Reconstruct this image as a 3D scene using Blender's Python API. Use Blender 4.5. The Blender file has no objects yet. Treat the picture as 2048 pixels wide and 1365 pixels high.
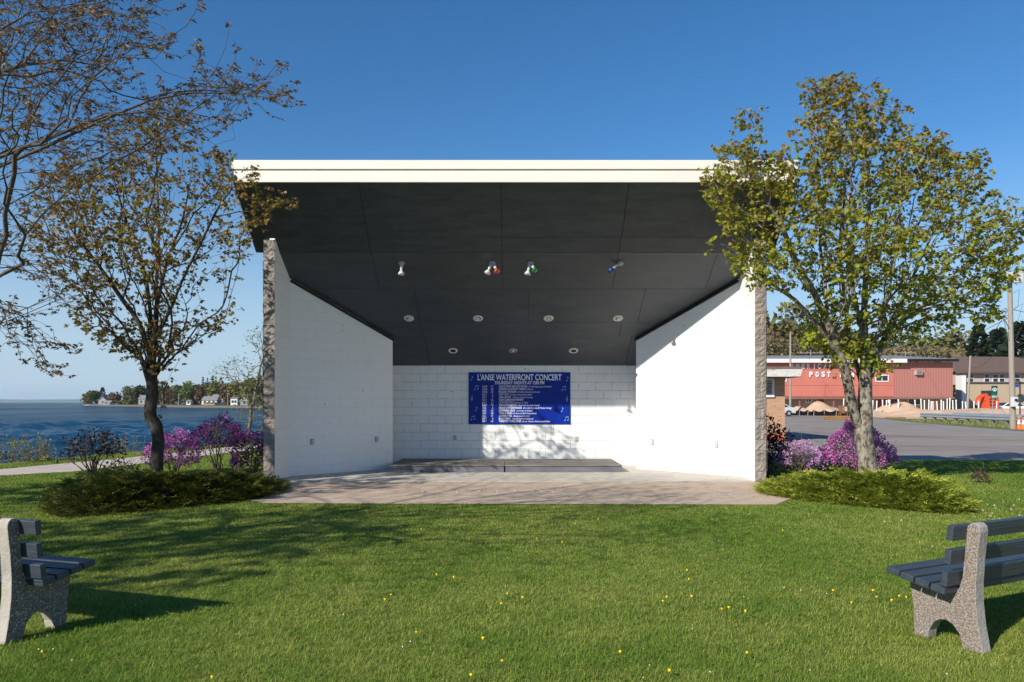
import bpy, math, random
import numpy as np
from mathutils import Vector, Matrix, noise as mnoise

random.seed(7)
RNG = np.random.default_rng(11)
F, H, HY, CX = 1530.0, 1.54, 805.0, 1024.0      # focal length in photo pixels, eye height, horizon row, middle column
SC = bpy.context.scene
COL = SC.collection
R = math.radians

def P(px, py, d):
    return Vector(((px - CX) / F * d, d, H - (py - HY) / F * d))

def G(px, py, z=0.0):
    return P(px, py, F * (H - z) / (py - HY))

# ------------------------------------------------------------------ materials
def srgb(r, g, b):
    f = lambda c: (c / 255 / 12.92) if c / 255 <= .04045 else ((c / 255 + .055) / 1.055) ** 2.4
    return (f(r), f(g), f(b))

class NT:
    def __init__(self, m):
        m.use_nodes = True
        self.t = m.node_tree
        self.n = self.t.nodes
        self.l = self.t.links
    def new(self, kind, **kw):
        nd = self.n.new(kind)
        for k, v in kw.items():
            setattr(nd, k, v)
        return nd
    def link(self, a, b):
        self.l.new(a, b)

def pmat(name, base, rough=.75, var=.18, scale=4.0, bump=0.0, bscale=40.0, spec=.3, metal=0.0, tint=None, dark=None,
         dscale=1.2, dlo=.5, dhi=.7, stretch=(1, 1, 1), attr=None, trans=0.0, coat=0.0):
    """noise-varied paint / stone / leaf material; attr = (colour a, colour b) mixed by the mesh's own 'tint' attribute"""
    m = bpy.data.materials.new(name)
    t = NT(m)
    bs = t.n['Principled BSDF']
    bs.inputs['Roughness'].default_value = rough
    bs.inputs['Specular IOR Level'].default_value = spec
    bs.inputs['Metallic'].default_value = metal
    if coat:
        bs.inputs['Coat Weight'].default_value = coat
    tc = t.new('ShaderNodeTexCoord')
    mp = t.new('ShaderNodeMapping')
    mp.inputs['Scale'].default_value = stretch
    t.link(tc.outputs['Object'], mp.inputs['Vector'])
    nz = t.new('ShaderNodeTexNoise')
    nz.inputs['Scale'].default_value = scale
    nz.inputs['Detail'].default_value = 6
    nz.inputs['Roughness'].default_value = .65
    t.link(mp.outputs['Vector'], nz.inputs['Vector'])
    mx = t.new('ShaderNodeMix', data_type='RGBA')
    mr = t.new('ShaderNodeMapRange')
    mr.inputs['From Min'].default_value = .3
    mr.inputs['From Max'].default_value = .7
    t.link(nz.outputs['Fac'], mr.inputs['Value'])
    t.link(mr.outputs['Result'], mx.inputs['Factor'])
    if attr:
        at = t.new('ShaderNodeAttribute', attribute_name='tint')
        ma = t.new('ShaderNodeMix', data_type='RGBA')
        ma.inputs['A'].default_value = (*attr[0], 1)
        ma.inputs['B'].default_value = (*attr[1], 1)
        t.link(at.outputs['Fac'], ma.inputs['Factor'])
        out = ma.outputs['Result']
    else:
        b2 = tint or base
        mx.inputs['A'].default_value = (*[c * (1 - var) for c in base], 1)
        mx.inputs['B'].default_value = (*[min(1, c * (1 + var)) for c in b2], 1)
        out = mx.outputs['Result']
    if dark:
        n2 = t.new('ShaderNodeTexNoise')
        n2.inputs['Scale'].default_value = dscale
        n2.inputs['Detail'].default_value = 8
        n2.inputs['Roughness'].default_value = .7
        t.link(mp.outputs['Vector'], n2.inputs['Vector'])
        m2 = t.new('ShaderNodeMapRange')
        m2.inputs['From Min'].default_value = dlo
        m2.inputs['From Max'].default_value = dhi
        t.link(n2.outputs['Fac'], m2.inputs['Value'])
        mm = t.new('ShaderNodeMix', data_type='RGBA')
        t.link(m2.outputs['Result'], mm.inputs['Factor'])
        t.link(out, mm.inputs['A'])
        mm.inputs['B'].default_value = (*dark, 1)
        out = mm.outputs['Result']
    t.link(out, bs.inputs['Base Color'])
    if bump:
        n3 = t.new('ShaderNodeTexNoise')
        n3.inputs['Scale'].default_value = bscale
        n3.inputs['Detail'].default_value = 5
        t.link(mp.outputs['Vector'], n3.inputs['Vector'])
        bp = t.new('ShaderNodeBump')
        bp.inputs['Strength'].default_value = bump
        bp.inputs['Distance'].default_value = .02
        t.link(n3.outputs['Fac'], bp.inputs['Height'])
        t.link(bp.outputs['Normal'], bs.inputs['Normal'])
    if trans:
        o = t.n['Material Output']
        tr = t.new('ShaderNodeBsdfTranslucent')
        t.link(out, tr.inputs['Color'])
        ms = t.new('ShaderNodeMixShader')
        ms.inputs['Fac'].default_value = trans
        t.link(bs.outputs['BSDF'], ms.inputs[1])
        t.link(tr.outputs['BSDF'], ms.inputs[2])
        t.link(ms.outputs['Shader'], o.inputs['Surface'])
    return m

def brickmat(name, c1, c2, mortar, bw, bh, ms=.006, bump=.5, rough=.8, grit=0.0, gscale=60, dark=None, dlo=.62, dhi=.75, smooth=.1,
             msoft=None, offset=.5, dscale=1.1, pits=None):
    """block or brick work laid in the part's own x (along) and z (up), in metres"""
    m = bpy.data.materials.new(name)
    t = NT(m)
    bs = t.n['Principled BSDF']
    bs.inputs['Roughness'].default_value = rough
    bs.inputs['Specular IOR Level'].default_value = .25
    tc = t.new('ShaderNodeTexCoord')
    sx = t.new('ShaderNodeSeparateXYZ')
    t.link(tc.outputs['Object'], sx.inputs[0])
    cb = t.new('ShaderNodeCombineXYZ')
    ad = t.new('ShaderNodeMath', operation='ADD')
    t.link(sx.outputs['X'], ad.inputs[0])
    t.link(sx.outputs['Y'], ad.inputs[1])
    t.link(ad.outputs[0], cb.inputs['X'])
    t.link(sx.outputs['Z'], cb.inputs['Y'])
    br = t.new('ShaderNodeTexBrick', offset=offset)
    br.inputs['Scale'].default_value = 1
    br.inputs['Mortar Size'].default_value = ms
    br.inputs['Mortar Smooth'].default_value = smooth
    br.inputs['Brick Width'].default_value = bw
    br.inputs['Row Height'].default_value = bh
    br.inputs['Color1'].default_value = (*c1, 1)
    br.inputs['Color2'].default_value = (*c2, 1)
    br.inputs['Mortar'].default_value = (*mortar, 1)
    t.link(cb.outputs[0], br.inputs['Vector'])
    nz = t.new('ShaderNodeTexNoise')
    nz.inputs['Scale'].default_value = 3.5
    nz.inputs['Detail'].default_value = 8
    nz.inputs['Roughness'].default_value = .7
    t.link(tc.outputs['Object'], nz.inputs['Vector'])
    out = br.outputs['Color']
    if msoft:                                   # the joints are thickly painted over in places
        mr = t.new('ShaderNodeMapRange')
        mr.inputs['From Min'].default_value = .34
        mr.inputs['From Max'].default_value = .62
        t.link(nz.outputs['Fac'], mr.inputs['Value'])
        mx = t.new('ShaderNodeMix', data_type='RGBA')
        t.link(mr.outputs['Result'], mx.inputs['Factor'])
        mx.inputs['A'].default_value = (*msoft, 1)
        t.link(out, mx.inputs['B'])
        out = mx.outputs['Result']
    if dark:
        n2 = t.new('ShaderNodeTexNoise')
        n2.inputs['Scale'].default_value = dscale
        n2.inputs['Detail'].default_value = 9
        n2.inputs['Roughness'].default_value = .75
        t.link(tc.outputs['Object'], n2.inputs['Vector'])
        m2 = t.new('ShaderNodeMapRange')
        m2.inputs['From Min'].default_value = dlo
        m2.inputs['From Max'].default_value = dhi
        t.link(n2.outputs['Fac'], m2.inputs['Value'])
        mm = t.new('ShaderNodeMix', data_type='RGBA')
        t.link(m2.outputs['Result'], mm.inputs['Factor'])
        t.link(out, mm.inputs['A'])
        mm.inputs['B'].default_value = (*dark, 1)
        out = mm.outputs['Result']
    if pits:                                    # small holes left by old fixings
        vo = t.new('ShaderNodeTexVoronoi')
        vo.inputs['Scale'].default_value = 2.6
        t.link(tc.outputs['Object'], vo.inputs['Vector'])
        lt = t.new('ShaderNodeMath', operation='LESS_THAN')
        lt.inputs[1].default_value = .045
        t.link(vo.outputs['Distance'], lt.inputs[0])
        mm = t.new('ShaderNodeMix', data_type='RGBA')
        t.link(lt.outputs[0], mm.inputs['Factor'])
        t.link(out, mm.inputs['A'])
        mm.inputs['B'].default_value = (*pits, 1)
        out = mm.outputs['Result']
    t.link(out, bs.inputs['Base Color'])
    n3 = t.new('ShaderNodeTexNoise')
    n3.inputs['Scale'].default_value = gscale
    n3.inputs['Detail'].default_value = 6
    t.link(tc.outputs['Object'], n3.inputs['Vector'])
    sub = t.new('ShaderNodeMath', operation='MULTIPLY_ADD')
    t.link(br.outputs['Fac'], sub.inputs[0])
    sub.inputs[1].default_value = -1.0
    gm = t.new('ShaderNodeMath', operation='MULTIPLY')
    gm.inputs[1].default_value = grit
    t.link(n3.outputs['Fac'], gm.inputs[0])
    t.link(gm.outputs[0], sub.inputs[2])
    bp = t.new('ShaderNodeBump')
    bp.inputs['Strength'].default_value = bump
    bp.inputs['Distance'].default_value = .012
    t.link(sub.outputs[0], bp.inputs['Height'])
    t.link(bp.outputs['Normal'], bs.inputs['Normal'])
    return m

M = {}
M['paint_block'] = brickmat('white_painted_block', (.80, .80, .78), (.77, .775, .76), (.43, .43, .43), .406, .2032, .006, .7, .55,
                            .15, 90, msoft=(.80, .80, .78), dark=(.70, .70, .68), dlo=.55, dhi=.85, pits=(.2, .2, .2))
M['paint_side'] = brickmat('white_painted_side_block', (.81, .81, .80), (.795, .795, .785), (.62, .62, .61), .406, .2032, .004, .4, .55,
                            .15, 90, msoft=(.81, .81, .80), dark=(.72, .72, .70), dlo=.55, dhi=.85, pits=(.3, .3, .3))
M['split_block'] = brickmat('split_face_block', (.33, .285, .25), (.25, .215, .19), (.40, .37, .34), 3.0, .2032, .008, 1.0, .95,
                            2.2, 34, dark=(.16, .14, .125), dlo=.5, dhi=.78, offset=0, dscale=5)
M['ceil'] = pmat('charcoal_plywood', (.052, .060, .071), .45, .18, 2.2, .12, 30, .4, stretch=(.6, 2, 2), dark=(.078, .083, .09), dscale=1.1, dlo=.55, dhi=.9)
M['canopy'] = pmat('weathered_charcoal_plywood', (.046, .055, .066), .5, .3, 4, .35, 26, .4, stretch=(.45, 1.8, 1.8), dark=(.078, .088, .102), dscale=1.4, dlo=.5, dhi=.85)
M['black'] = pmat('black_paint', (.012, .013, .015), .6)
M['fascia'] = pmat('cream_metal_fascia', (.76, .715, .63), .4, .03, 1.5, .03, 3, .4, dark=(.64, .59, .49), dscale=2.0, dlo=.55, dhi=.9, stretch=(.3, 1, 4))
M['groove'] = pmat('rusty_groove', (.34, .30, .23), .8, .3, 9)
M['roofing'] = pmat('roofing_felt', (.1, .1, .1), .9)
M['white_metal'] = pmat('white_enamel', (.62, .62, .60), .4, .08, 6, dark=(.42, .38, .33), dlo=.55, dhi=.8, dscale=9)
M['socket'] = pmat('grey_socket', (.33, .34, .35), .5, .1)
M['socket_cream'] = pmat('cream_socket', (.55, .53, .46), .5, .1)
M['hole'] = pmat('dark_recess', (.03, .022, .018), .7)
M['glass_silver'] = pmat('silver_lamp_glass', (.55, .54, .50), .15, .1, 9, spec=.8)
M['glass_red'] = pmat('red_lamp_glass', (.42, .045, .02), .15, .1, spec=.8)
M['glass_green'] = pmat('green_lamp_glass', (.01, .16, .05), .15, .1, spec=.8)
M['glass_blue'] = pmat('blue_lamp_glass', (.012, .035, .17), .15, .1, spec=.8)
M['riser_top'] = pmat('worn_riser_deck', (.20, .18, .165), .8, .3, 3, .2, 40, dark=(.11, .10, .095), dlo=.45, dhi=.7, stretch=(.5, 2, 1))
M['riser_front'] = pmat('grey_riser_board', (.135, .14, .15), .65, .25, 3, .2, 30, stretch=(.6, 1, 3))
M['sign_blue'] = pmat('blue_sign_panel', (.003, .017, .23), .4, .12, .8, spec=.2, tint=(.003, .024, .27))
M['sign_white'] = pmat('white_lettering', (.78, .80, .84), .5, .02)
M['sign_cyan'] = pmat('pale_blue_note', (.20, .50, .72), .5, .05)
M['apron'] = pmat('weathered_concrete', (.52, .405, .305), .9, .08, 2.2, .2, 60, .15, dark=(.43, .335, .26), dscale=.7, dlo=.45, dhi=.75)
M['floor'] = pmat('stage_concrete', (.52, .485, .43), .85, .08, 2.5, .15, 60, .15, dark=(.45, .41, .36), dscale=1.0, dlo=.45, dhi=.75)
M['path'] = pmat('path_concrete', (.50, .42, .36), .9, .12, 1.6, .2, 50, .15)
M['chalk'] = pmat('chalk', (.75, .74, .73), .95, .1, dark=(.48, .41, .36), dscale=24, dlo=.44, dhi=.56)
M['lawn'] = pmat('lawn_soil', (.115, .165, .024), .95, .4, 6, .5, 60, .1, tint=(.19, .21, .05), dark=(.24, .20, .085), dscale=.9, dlo=.55, dhi=.8)
M['ground'] = pmat('grassy_ground', (.075, .10, .025), .95, .3, .2, .4, 4, .1, tint=(.11, .11, .04))
M['bank'] = pmat('stony_bank', (.17, .15, .12), .95, .5, 3, .8, 8, .1)
M['mulch'] = pmat('bark_mulch', (.055, .036, .024), .95, .5, 20, .8, 40, .1)
M['agg'] = None
M['grass'] = pmat('grass_blade', (.1, .14, .03), .6, .2, spec=.25, attr=((.090, .205, .012), (.38, .41, .085)), trans=.32)
M['dry'] = pmat('dry_stem', (.22, .16, .09), .8)
M['bench_paint'] = pmat('blue_grey_bench_paint', (.040, .050, .064), .42, .25, 6, .25, 22, .45, stretch=(.5, 4, 4), dark=(.14, .12, .10), dscale=7, dlo=.69, dhi=.71)
M['bench_concrete'] = pmat('smooth_cast_concrete', (.38, .345, .30), .9, .12, 5, .35, 50, .15, dark=(.27, .24, .21), dscale=3)
M['bark'] = pmat('maple_bark', (.20, .175, .14), .95, .35, 7, 1.0, 26, .15, stretch=(1, 1, .45), dark=(.075, .06, .048), dscale=6, dlo=.48, dhi=.62)
M['bark_dark'] = pmat('dark_maple_bark', (.070, .058, .046), .95, .35, 7, 1.0, 26, .15, stretch=(1, 1, .45), dark=(.035, .028, .022), dscale=6, dlo=.5, dhi=.66)
M['bark_lichen'] = pmat('lichened_maple_bark', (.27, .24, .19), .95, .35, 9, 1.0, 22, .15, stretch=(1, 1, .55), dark=(.075, .062, .048), dscale=13, dlo=.46, dhi=.58)
M['twig'] = pmat('silver_twig_bark', (.10, .082, .075), .8, .25, 6, .4, 30, .2)
M['leaf_green'] = pmat('young_green_leaf', (.1, .1, .02), .5, .1, spec=.35, attr=((.29, .335, .028), (.31, .155, .055)), trans=.40)
M['leaf_bronze'] = pmat('bronze_leaf', (.1, .1, .02), .5, .1, spec=.35, attr=((.215, .22, .034), (.30, .14, .045)), trans=.36)
M['leaf_bud'] = pmat('brown_bud_leaf', (.1, .1, .02), .6, .1, spec=.3, attr=((.20, .15, .05), (.20, .085, .04)), trans=.25)
M['leaf_pale'] = pmat('pale_shore_leaf', (.1, .1, .02), .6, .1, spec=.3, attr=((.25, .29, .09), (.17, .19, .07)), trans=.4)
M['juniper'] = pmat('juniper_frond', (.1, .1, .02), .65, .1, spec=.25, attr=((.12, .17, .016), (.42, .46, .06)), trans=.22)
M['juniper_shade_tone'] = pmat('shade_toned_juniper_frond', (.1, .1, .02), .65, .1, spec=.25, attr=((.055, .075, .012), (.19, .20, .03)), trans=.2)  # copy of the juniper frond with the bed's shade put into its colours
M['petal'] = pmat('purple_petal', (.1, .1, .02), .5, .1, spec=.25, attr=((.39, .07, .34), (.76, .32, .65)), trans=.3)
M['petal_deep'] = pmat('deep_purple_petal', (.1, .1, .02), .5, .1, spec=.25, attr=((.16, .028, .16), (.40, .11, .37)), trans=.3)
M['petal_pale'] = pmat('lilac_pink_petal', (.1, .1, .02), .5, .1, spec=.25, attr=((.50, .22, .50), (.80, .54, .76)), trans=.3)
M['shrub_leaf'] = pmat('dark_shrub_leaf', (.1, .1, .02), .5, .1, spec=.35, attr=((.030, .045, .015), (.085, .060, .030)), trans=.2)
M['maroon_leaf'] = pmat('maroon_shrub_leaf', (.1, .1, .02), .5, .1, spec=.35, attr=((.030, .013, .020), (.095, .036, .055)), trans=.05)
M['purple_brown_leaf'] = pmat('purple_brown_leaf', (.1, .1, .02), .5, .1, spec=.35, attr=((.020, .015, .014), (.060, .034, .030)), trans=.2)
M['stem'] = pmat('shrub_stem', (.16, .12, .085), .85, .3, 8)
M['weed'] = pmat('weed_leaf', (.1, .1, .02), .6, .1, attr=((.15, .17, .04), (.28, .25, .08)), trans=.3)
M['dandelion'] = pmat('dandelion_yellow', (.78, .52, .01), .6, .15, 60)
M['seedhead'] = pmat('dandelion_seed', (.46, .45, .41), .9, .1)
M['clover'] = pmat('white_clover', (.70, .66, .62), .9, .1)

# ------------------------------------------------------------------ scene helpers
def tag(o, label=None, cat=None, group=None, kind=None):
    if label: o['label'] = label
    if cat: o['category'] = cat
    if group: o['group'] = group
    if kind: o['kind'] = kind
    return o

def empty(name, loc, label, cat, group=None, rz=0.0):
    o = bpy.data.objects.new(name, None)
    o.empty_display_size = .2
    o.location = loc
    o.rotation_euler = (0, 0, rz)
    COL.objects.link(o)
    return tag(o, label, cat, group)

def link_mesh(name, me, mat, parent=None, loc=None, rot=None, smooth=False):
    o = bpy.data.objects.new(name, me)
    COL.objects.link(o)
    for m in (mat if isinstance(mat, (list, tuple)) else [mat]):
        me.materials.append(m)
    if parent: o.parent = parent
    if loc is not None: o.location = loc
    if rot is not None: o.rotation_euler = rot
    if smooth:
        me.polygons.foreach_set('use_smooth', [True] * len(me.polygons))
    return o

class MB:
    """gathers shapes in world space (or the part's own space when local) and links them as ONE mesh object"""
    def __init__(self):
        self.v, self.f, self.mi = [], [], []
    def face(self, pts, mi=0):
        b = len(self.v)
        self.v += [tuple(p) for p in pts]
        self.f.append(tuple(range(b, b + len(pts))))
        self.mi.append(mi)
        return self
    def box(self, c, s, rz=0.0, mi=0, rot=None):
        mt = rot or Matrix.Rotation(rz, 3, 'Z')
        b = len(self.v)
        c = Vector(c)
        for x in (-.5, .5):
            for y in (-.5, .5):
                for z in (-.5, .5):
                    self.v.append(tuple(c + mt @ Vector((x * s[0], y * s[1], z * s[2]))))
        for q in ((0, 1, 3, 2), (4, 6, 7, 5), (0, 4, 5, 1), (2, 3, 7, 6), (0, 2, 6, 4), (1, 5, 7, 3)):
            self.f.append(tuple(b + i for i in q))
            self.mi.append(mi)
        return self
    def span(self, a, b, mi=0):
        return self.box([(a[i] + b[i]) / 2 for i in range(3)], [abs(a[i] - b[i]) for i in range(3)], 0, mi)
    def prism(self, poly, axis, lo, hi, mi=0):
        """poly in the two other axes (x,z for axis y; y,z for axis x; x,y for axis z), pushed from lo to hi"""
        def mk(u, w, t):
            return {'x': (t, u, w), 'y': (u, t, w), 'z': (u, w, t)}[axis]
        n = len(poly)
        b = len(self.v)
        self.v += [mk(u, w, lo) for u, w in poly] + [mk(u, w, hi) for u, w in poly]
        self.f += [tuple(range(b, b + n)), tuple(range(b + 2 * n - 1, b + n - 1, -1))]
        self.f += [(b + i, b + n + i, b + n + (i + 1) % n, b + (i + 1) % n) for i in range(n)]
        self.mi += [mi] * (n + 2)
        return self
    def tube(self, pts, rads, sides=8, mi=0, caps=True):
        pts = [Vector(p) for p in pts]
        if not isinstance(rads, (list, tuple)): rads = [rads] * len(pts)
        b = len(self.v)
        ref = None
        for i, p in enumerate(pts):
            t = (pts[min(i + 1, len(pts) - 1)] - pts[max(i - 1, 0)])
            t = t.normalized() if t.length > 1e-9 else Vector((0, 0, 1))
            if ref is None:
                ref = t.orthogonal().normalized()
            u = (ref - t * ref.dot(t))
            u = u.normalized() if u.length > 1e-6 else t.orthogonal().normalized()
            ref = u
            w = t.cross(u)
            for k in range(sides):
                a = 2 * math.pi * k / sides
                self.v.append(tuple(p + (u * math.cos(a) + w * math.sin(a)) * rads[i]))
        for i in range(len(pts) - 1):
            for k in range(sides):
                k2 = (k + 1) % sides
                self.f.append((b + i * sides + k, b + i * sides + k2, b + (i + 1) * sides + k2, b + (i + 1) * sides + k))
                self.mi.append(mi)
        if caps:
            self.f.append(tuple(b + k for k in reversed(range(sides))))
            self.f.append(tuple(b + (len(pts) - 1) * sides + k for k in range(sides)))
            self.mi += [mi, mi]
        return self
    def lathe(self, prof, c, axis=(0, 0, 1), n=16, mi=0):
        """profile of (radius, height) turned about an axis through c"""
        ax = Vector(axis).normalized()
        u = ax.orthogonal().normalized()
        w = ax.cross(u)
        c = Vector(c)
        b = len(self.v)
        for r, h in prof:
            for k in range(n):
                a = 2 * math.pi * k / n
                self.v.append(tuple(c + ax * h + (u * math.cos(a) + w * math.sin(a)) * r))
        for i in range(len(prof) - 1):
            for k in range(n):
                k2 = (k + 1) % n
                self.f.append((b + i * n + k, b + i * n + k2, b + (i + 1) * n + k2, b + (i + 1) * n + k))
                self.mi.append(mi)
        return self
    def build(self, name, mat, parent=None, local=False, loc=None, rot=None, smooth=False, bevel=0.0):
        vs = self.v
        if parent is not None and not local:
            L = parent.location
            vs = [(x - L.x, y - L.y, z - L.z) for x, y, z in vs]
        me = bpy.data.meshes.new(name)
        me.from_pydata(vs, [], self.f)
        o = link_mesh(name, me, mat, parent, loc, rot, smooth)
        if isinstance(mat, (list, tuple)):
            me.polygons.foreach_set('material_index', self.mi)
        if bevel:
            md = o.modifiers.new('bevel', 'BEVEL')
            md.width = bevel
            md.segments = 2
            md.limit_method = 'ANGLE'
        me.update()
        return o

def np_mesh(name, V, faces_n, mat, parent=None, tint=None, smooth=False, off=None):
    """V (N,3); faces_n: list of (K, n) int arrays, each of n-sided faces"""
    V = np.asarray(V, dtype=np.float32)
    if parent is not None:
        V = V - np.array(parent.location, dtype=np.float32)
    me = bpy.data.meshes.new(name)
    me.vertices.add(len(V))
    me.vertices.foreach_set('co', V.ravel())
    loops = np.concatenate([f.ravel() for f in faces_n]).astype(np.int32)
    tot = np.concatenate([np.full(len(f), f.shape[1], dtype=np.int32) for f in faces_n])
    st = np.concatenate([[0], np.cumsum(tot)[:-1]]).astype(np.int32)
    me.loops.add(len(loops))
    me.loops.foreach_set('vertex_index', loops)
    me.polygons.add(len(tot))
    me.polygons.foreach_set('loop_start', st)
    me.polygons.foreach_set('loop_total', tot)
    if smooth:
        me.polygons.foreach_set('use_smooth', np.ones(len(tot), dtype=bool))
    if tint is not None:
        a = me.attributes.new('tint', 'FLOAT', 'POINT')
        a.data.foreach_set('value', np.asarray(tint, dtype=np.float32))
    me.update(calc_edges=True)
    me.validate()
    return link_mesh(name, me, mat, parent)

def in_poly(x, y, poly):
    x = np.asarray(x, float); y = np.asarray(y, float)
    c = np.zeros(x.shape, bool)
    n = len(poly)
    for i in range(n):
        x0, y0 = poly[i]; x1, y1 = poly[(i + 1) % n]
        if y0 == y1: continue
        k = ((y0 > y) != (y1 > y)) & (x < (x1 - x0) * (y - y0) / (y1 - y0) + x0)
        c ^= k
    return c

def edge_dist(x, y, poly):
    x = np.asarray(x, float); y = np.asarray(y, float)
    best = np.full(x.shape, 1e9)
    n = len(poly)
    for i in range(n):
        ax, ay = poly[i]; bx, by = poly[(i + 1) % n]
        dx, dy = bx - ax, by - ay
        t = np.clip(((x - ax) * dx + (y - ay) * dy) / (dx * dx + dy * dy + 1e-12), 0, 1)
        best = np.minimum(best, np.hypot(x - ax - t * dx, y - ay - t * dy))
    return best

def vnoise(p, s, seed=0.0):
    return np.array([mnoise.noise(Vector((a[0] * s + seed, a[1] * s - seed, a[2] * s + 2 * seed))) for a in p])

# leaf templates: vertices (x across, y along, z), then faces
MAPLE_V = np.array([(0, 0, 0), (.20, .02, -.03), (.50, .20, -.12), (.30, .40, -.06), (.40, .70, -.10), (.14, .66, -.02), (0, 1, -.10),
                    (-.20, .02, -.03), (-.50, .20, -.12), (-.30, .40, -.06), (-.40, .70, -.10), (-.14, .66, -.02)], float)
MAPLE_F = [np.array([[0, 1, 2, 3, 4, 5, 6]]), np.array([[0, 6, 11, 10, 9, 8, 7]])]
OVAL_V = np.array([(0, 0, 0), (.24, .35, -.07), (.16, .75, -.06), (0, 1, -.08), (-.16, .75, -.06), (-.24, .35, -.07)], float)
OVAL_F = [np.array([[0, 1, 2, 3]]), np.array([[0, 3, 4, 5]])]
QUAD_V = np.array([(-.5, 0, 0), (.5, .1, .05), (.35, 1, -.05), (-.45, .8, .1)], float)
QUAD_F = [np.array([[0, 1, 2, 3]])]

def leaves(name, pos, axis, size, tint, mat, parent, tpl=(MAPLE_V, MAPLE_F), rng=RNG, roll=.6, upbias=1.0):
    """scatter one leaf template: pos (N,3), axis (N,3) = direction of growth, normals mostly up"""
    pos = np.asarray(pos, float); axis = np.asarray(axis, float)
    N = len(pos)
    a = axis / (np.linalg.norm(axis, axis=1, keepdims=True) + 1e-9)
    up = np.tile(np.array([0, 0, upbias]), (N, 1)) + rng.normal(0, roll, (N, 3))
    x = np.cross(a, up); x /= np.linalg.norm(x, axis=1, keepdims=True) + 1e-9
    z = np.cross(x, a)
    tv, tf = tpl
    s = np.asarray(size, float).reshape(-1, 1, 1)
    V = pos[:, None, :] + s * (tv[None, :, 0:1] * x[:, None, :] + tv[None, :, 1:2] * a[:, None, :] + tv[None, :, 2:3] * z[:, None, :])
    k = len(tv)
    base = (np.arange(N) * k)[:, None]
    faces = [np.concatenate([base + f for f in [q[0][None, :]]]) for q in tf]
    return np_mesh(name, V.reshape(-1, 3), faces, mat, parent, tint=np.repeat(tint, k))

# ------------------------------------------------------------------ sun, sky, camera
SUN = Vector((1.0, 1.0, -.84)).normalized()
elev = math.asin(-SUN.z)
w = bpy.data.worlds.new('World')
SC.world = w
w.use_nodes = True
nt = w.node_tree
sky = nt.nodes.new('ShaderNodeTexSky')
sky.sky_type = 'NISHITA'
sky.sun_disc = False
sky.sun_elevation = elev
sky.sun_rotation = R(225)
sky.altitude = 200
sky.air_density = 1.0
sky.dust_density = .0
sky.ozone_density = 4.5
hs_ = nt.nodes.new('ShaderNodeHueSaturation')
hs_.inputs['Saturation'].default_value = 1.22
nt.links.new(sky.outputs[0], hs_.inputs['Color'])
wtc = nt.nodes.new('ShaderNodeTexCoord')
wsp = nt.nodes.new('ShaderNodeSeparateXYZ')
nt.links.new(wtc.outputs['Generated'], wsp.inputs[0])
wmr = nt.nodes.new('ShaderNodeMapRange', )
wmr.interpolation_type = 'SMOOTHERSTEP'
wmr.inputs['From Min'].default_value = -.05
wmr.inputs['From Max'].default_value = .34
wmr.inputs['To Min'].default_value = .92
wmr.inputs['To Max'].default_value = 0
nt.links.new(wsp.outputs['Z'], wmr.inputs['Value'])
wmx = nt.nodes.new('ShaderNodeMix')
wmx.data_type = 'RGBA'
wmx.inputs['B'].default_value = (3.75, 4.95, 6.1, 1)
nt.links.new(wmr.outputs[0], wmx.inputs['Factor'])
nt.links.new(hs_.outputs[0], wmx.inputs['A'])
nt.links.new(wmx.outputs['Result'], nt.nodes['Background'].inputs[0])
nt.nodes['Background'].inputs[1].default_value = .095
sl = bpy.data.lights.new('sun', 'SUN')
sl.energy = 4.6
sl.angle = R(.53)
sl.color = (1, .94, .84)
so = bpy.data.objects.new('sun', sl)
so.rotation_euler = SUN.to_track_quat('-Z', 'Y').to_euler()
so.location = (-20, -20, 20)
COL.objects.link(so)
cam = bpy.data.cameras.new('camera')
cam.sensor_width = 36
cam.lens = 36 * F / 2048
cam.shift_y = (HY - 682.5) / 2048
cam.clip_end = 60000
cam.clip_start = .05
co = bpy.data.objects.new('camera', cam)
co.location = (0, 0, H)
co.rotation_euler = (R(90), 0, 0)
COL.objects.link(co)
SC.camera = co
SC.view_settings.view_transform = 'Standard'
SC.view_settings.look = 'None'
SC.view_settings.exposure = .45
SC.view_settings.gamma = 1

# ------------------------------------------------------------------ the setting: land, lake, lawn, paving
def sheet(name, poly, z, mat, kind='structure'):
    from mathutils.geometry import tessellate_polygon
    pts = [Vector((x, y, 0)) for x, y in poly]
    tris = tessellate_polygon([pts])
    me = bpy.data.meshes.new(name)
    fs = []
    for t in tris:
        a, b, c = (pts[i] for i in t)
        fs.append(t if (b - a).cross(c - a).z > 0 else tuple(reversed(t)))
    me.from_pydata([(x, y, z) for x, y in poly], [], fs)
    o = link_mesh(name, me, mat)
    o['kind'] = kind
    return o

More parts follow.
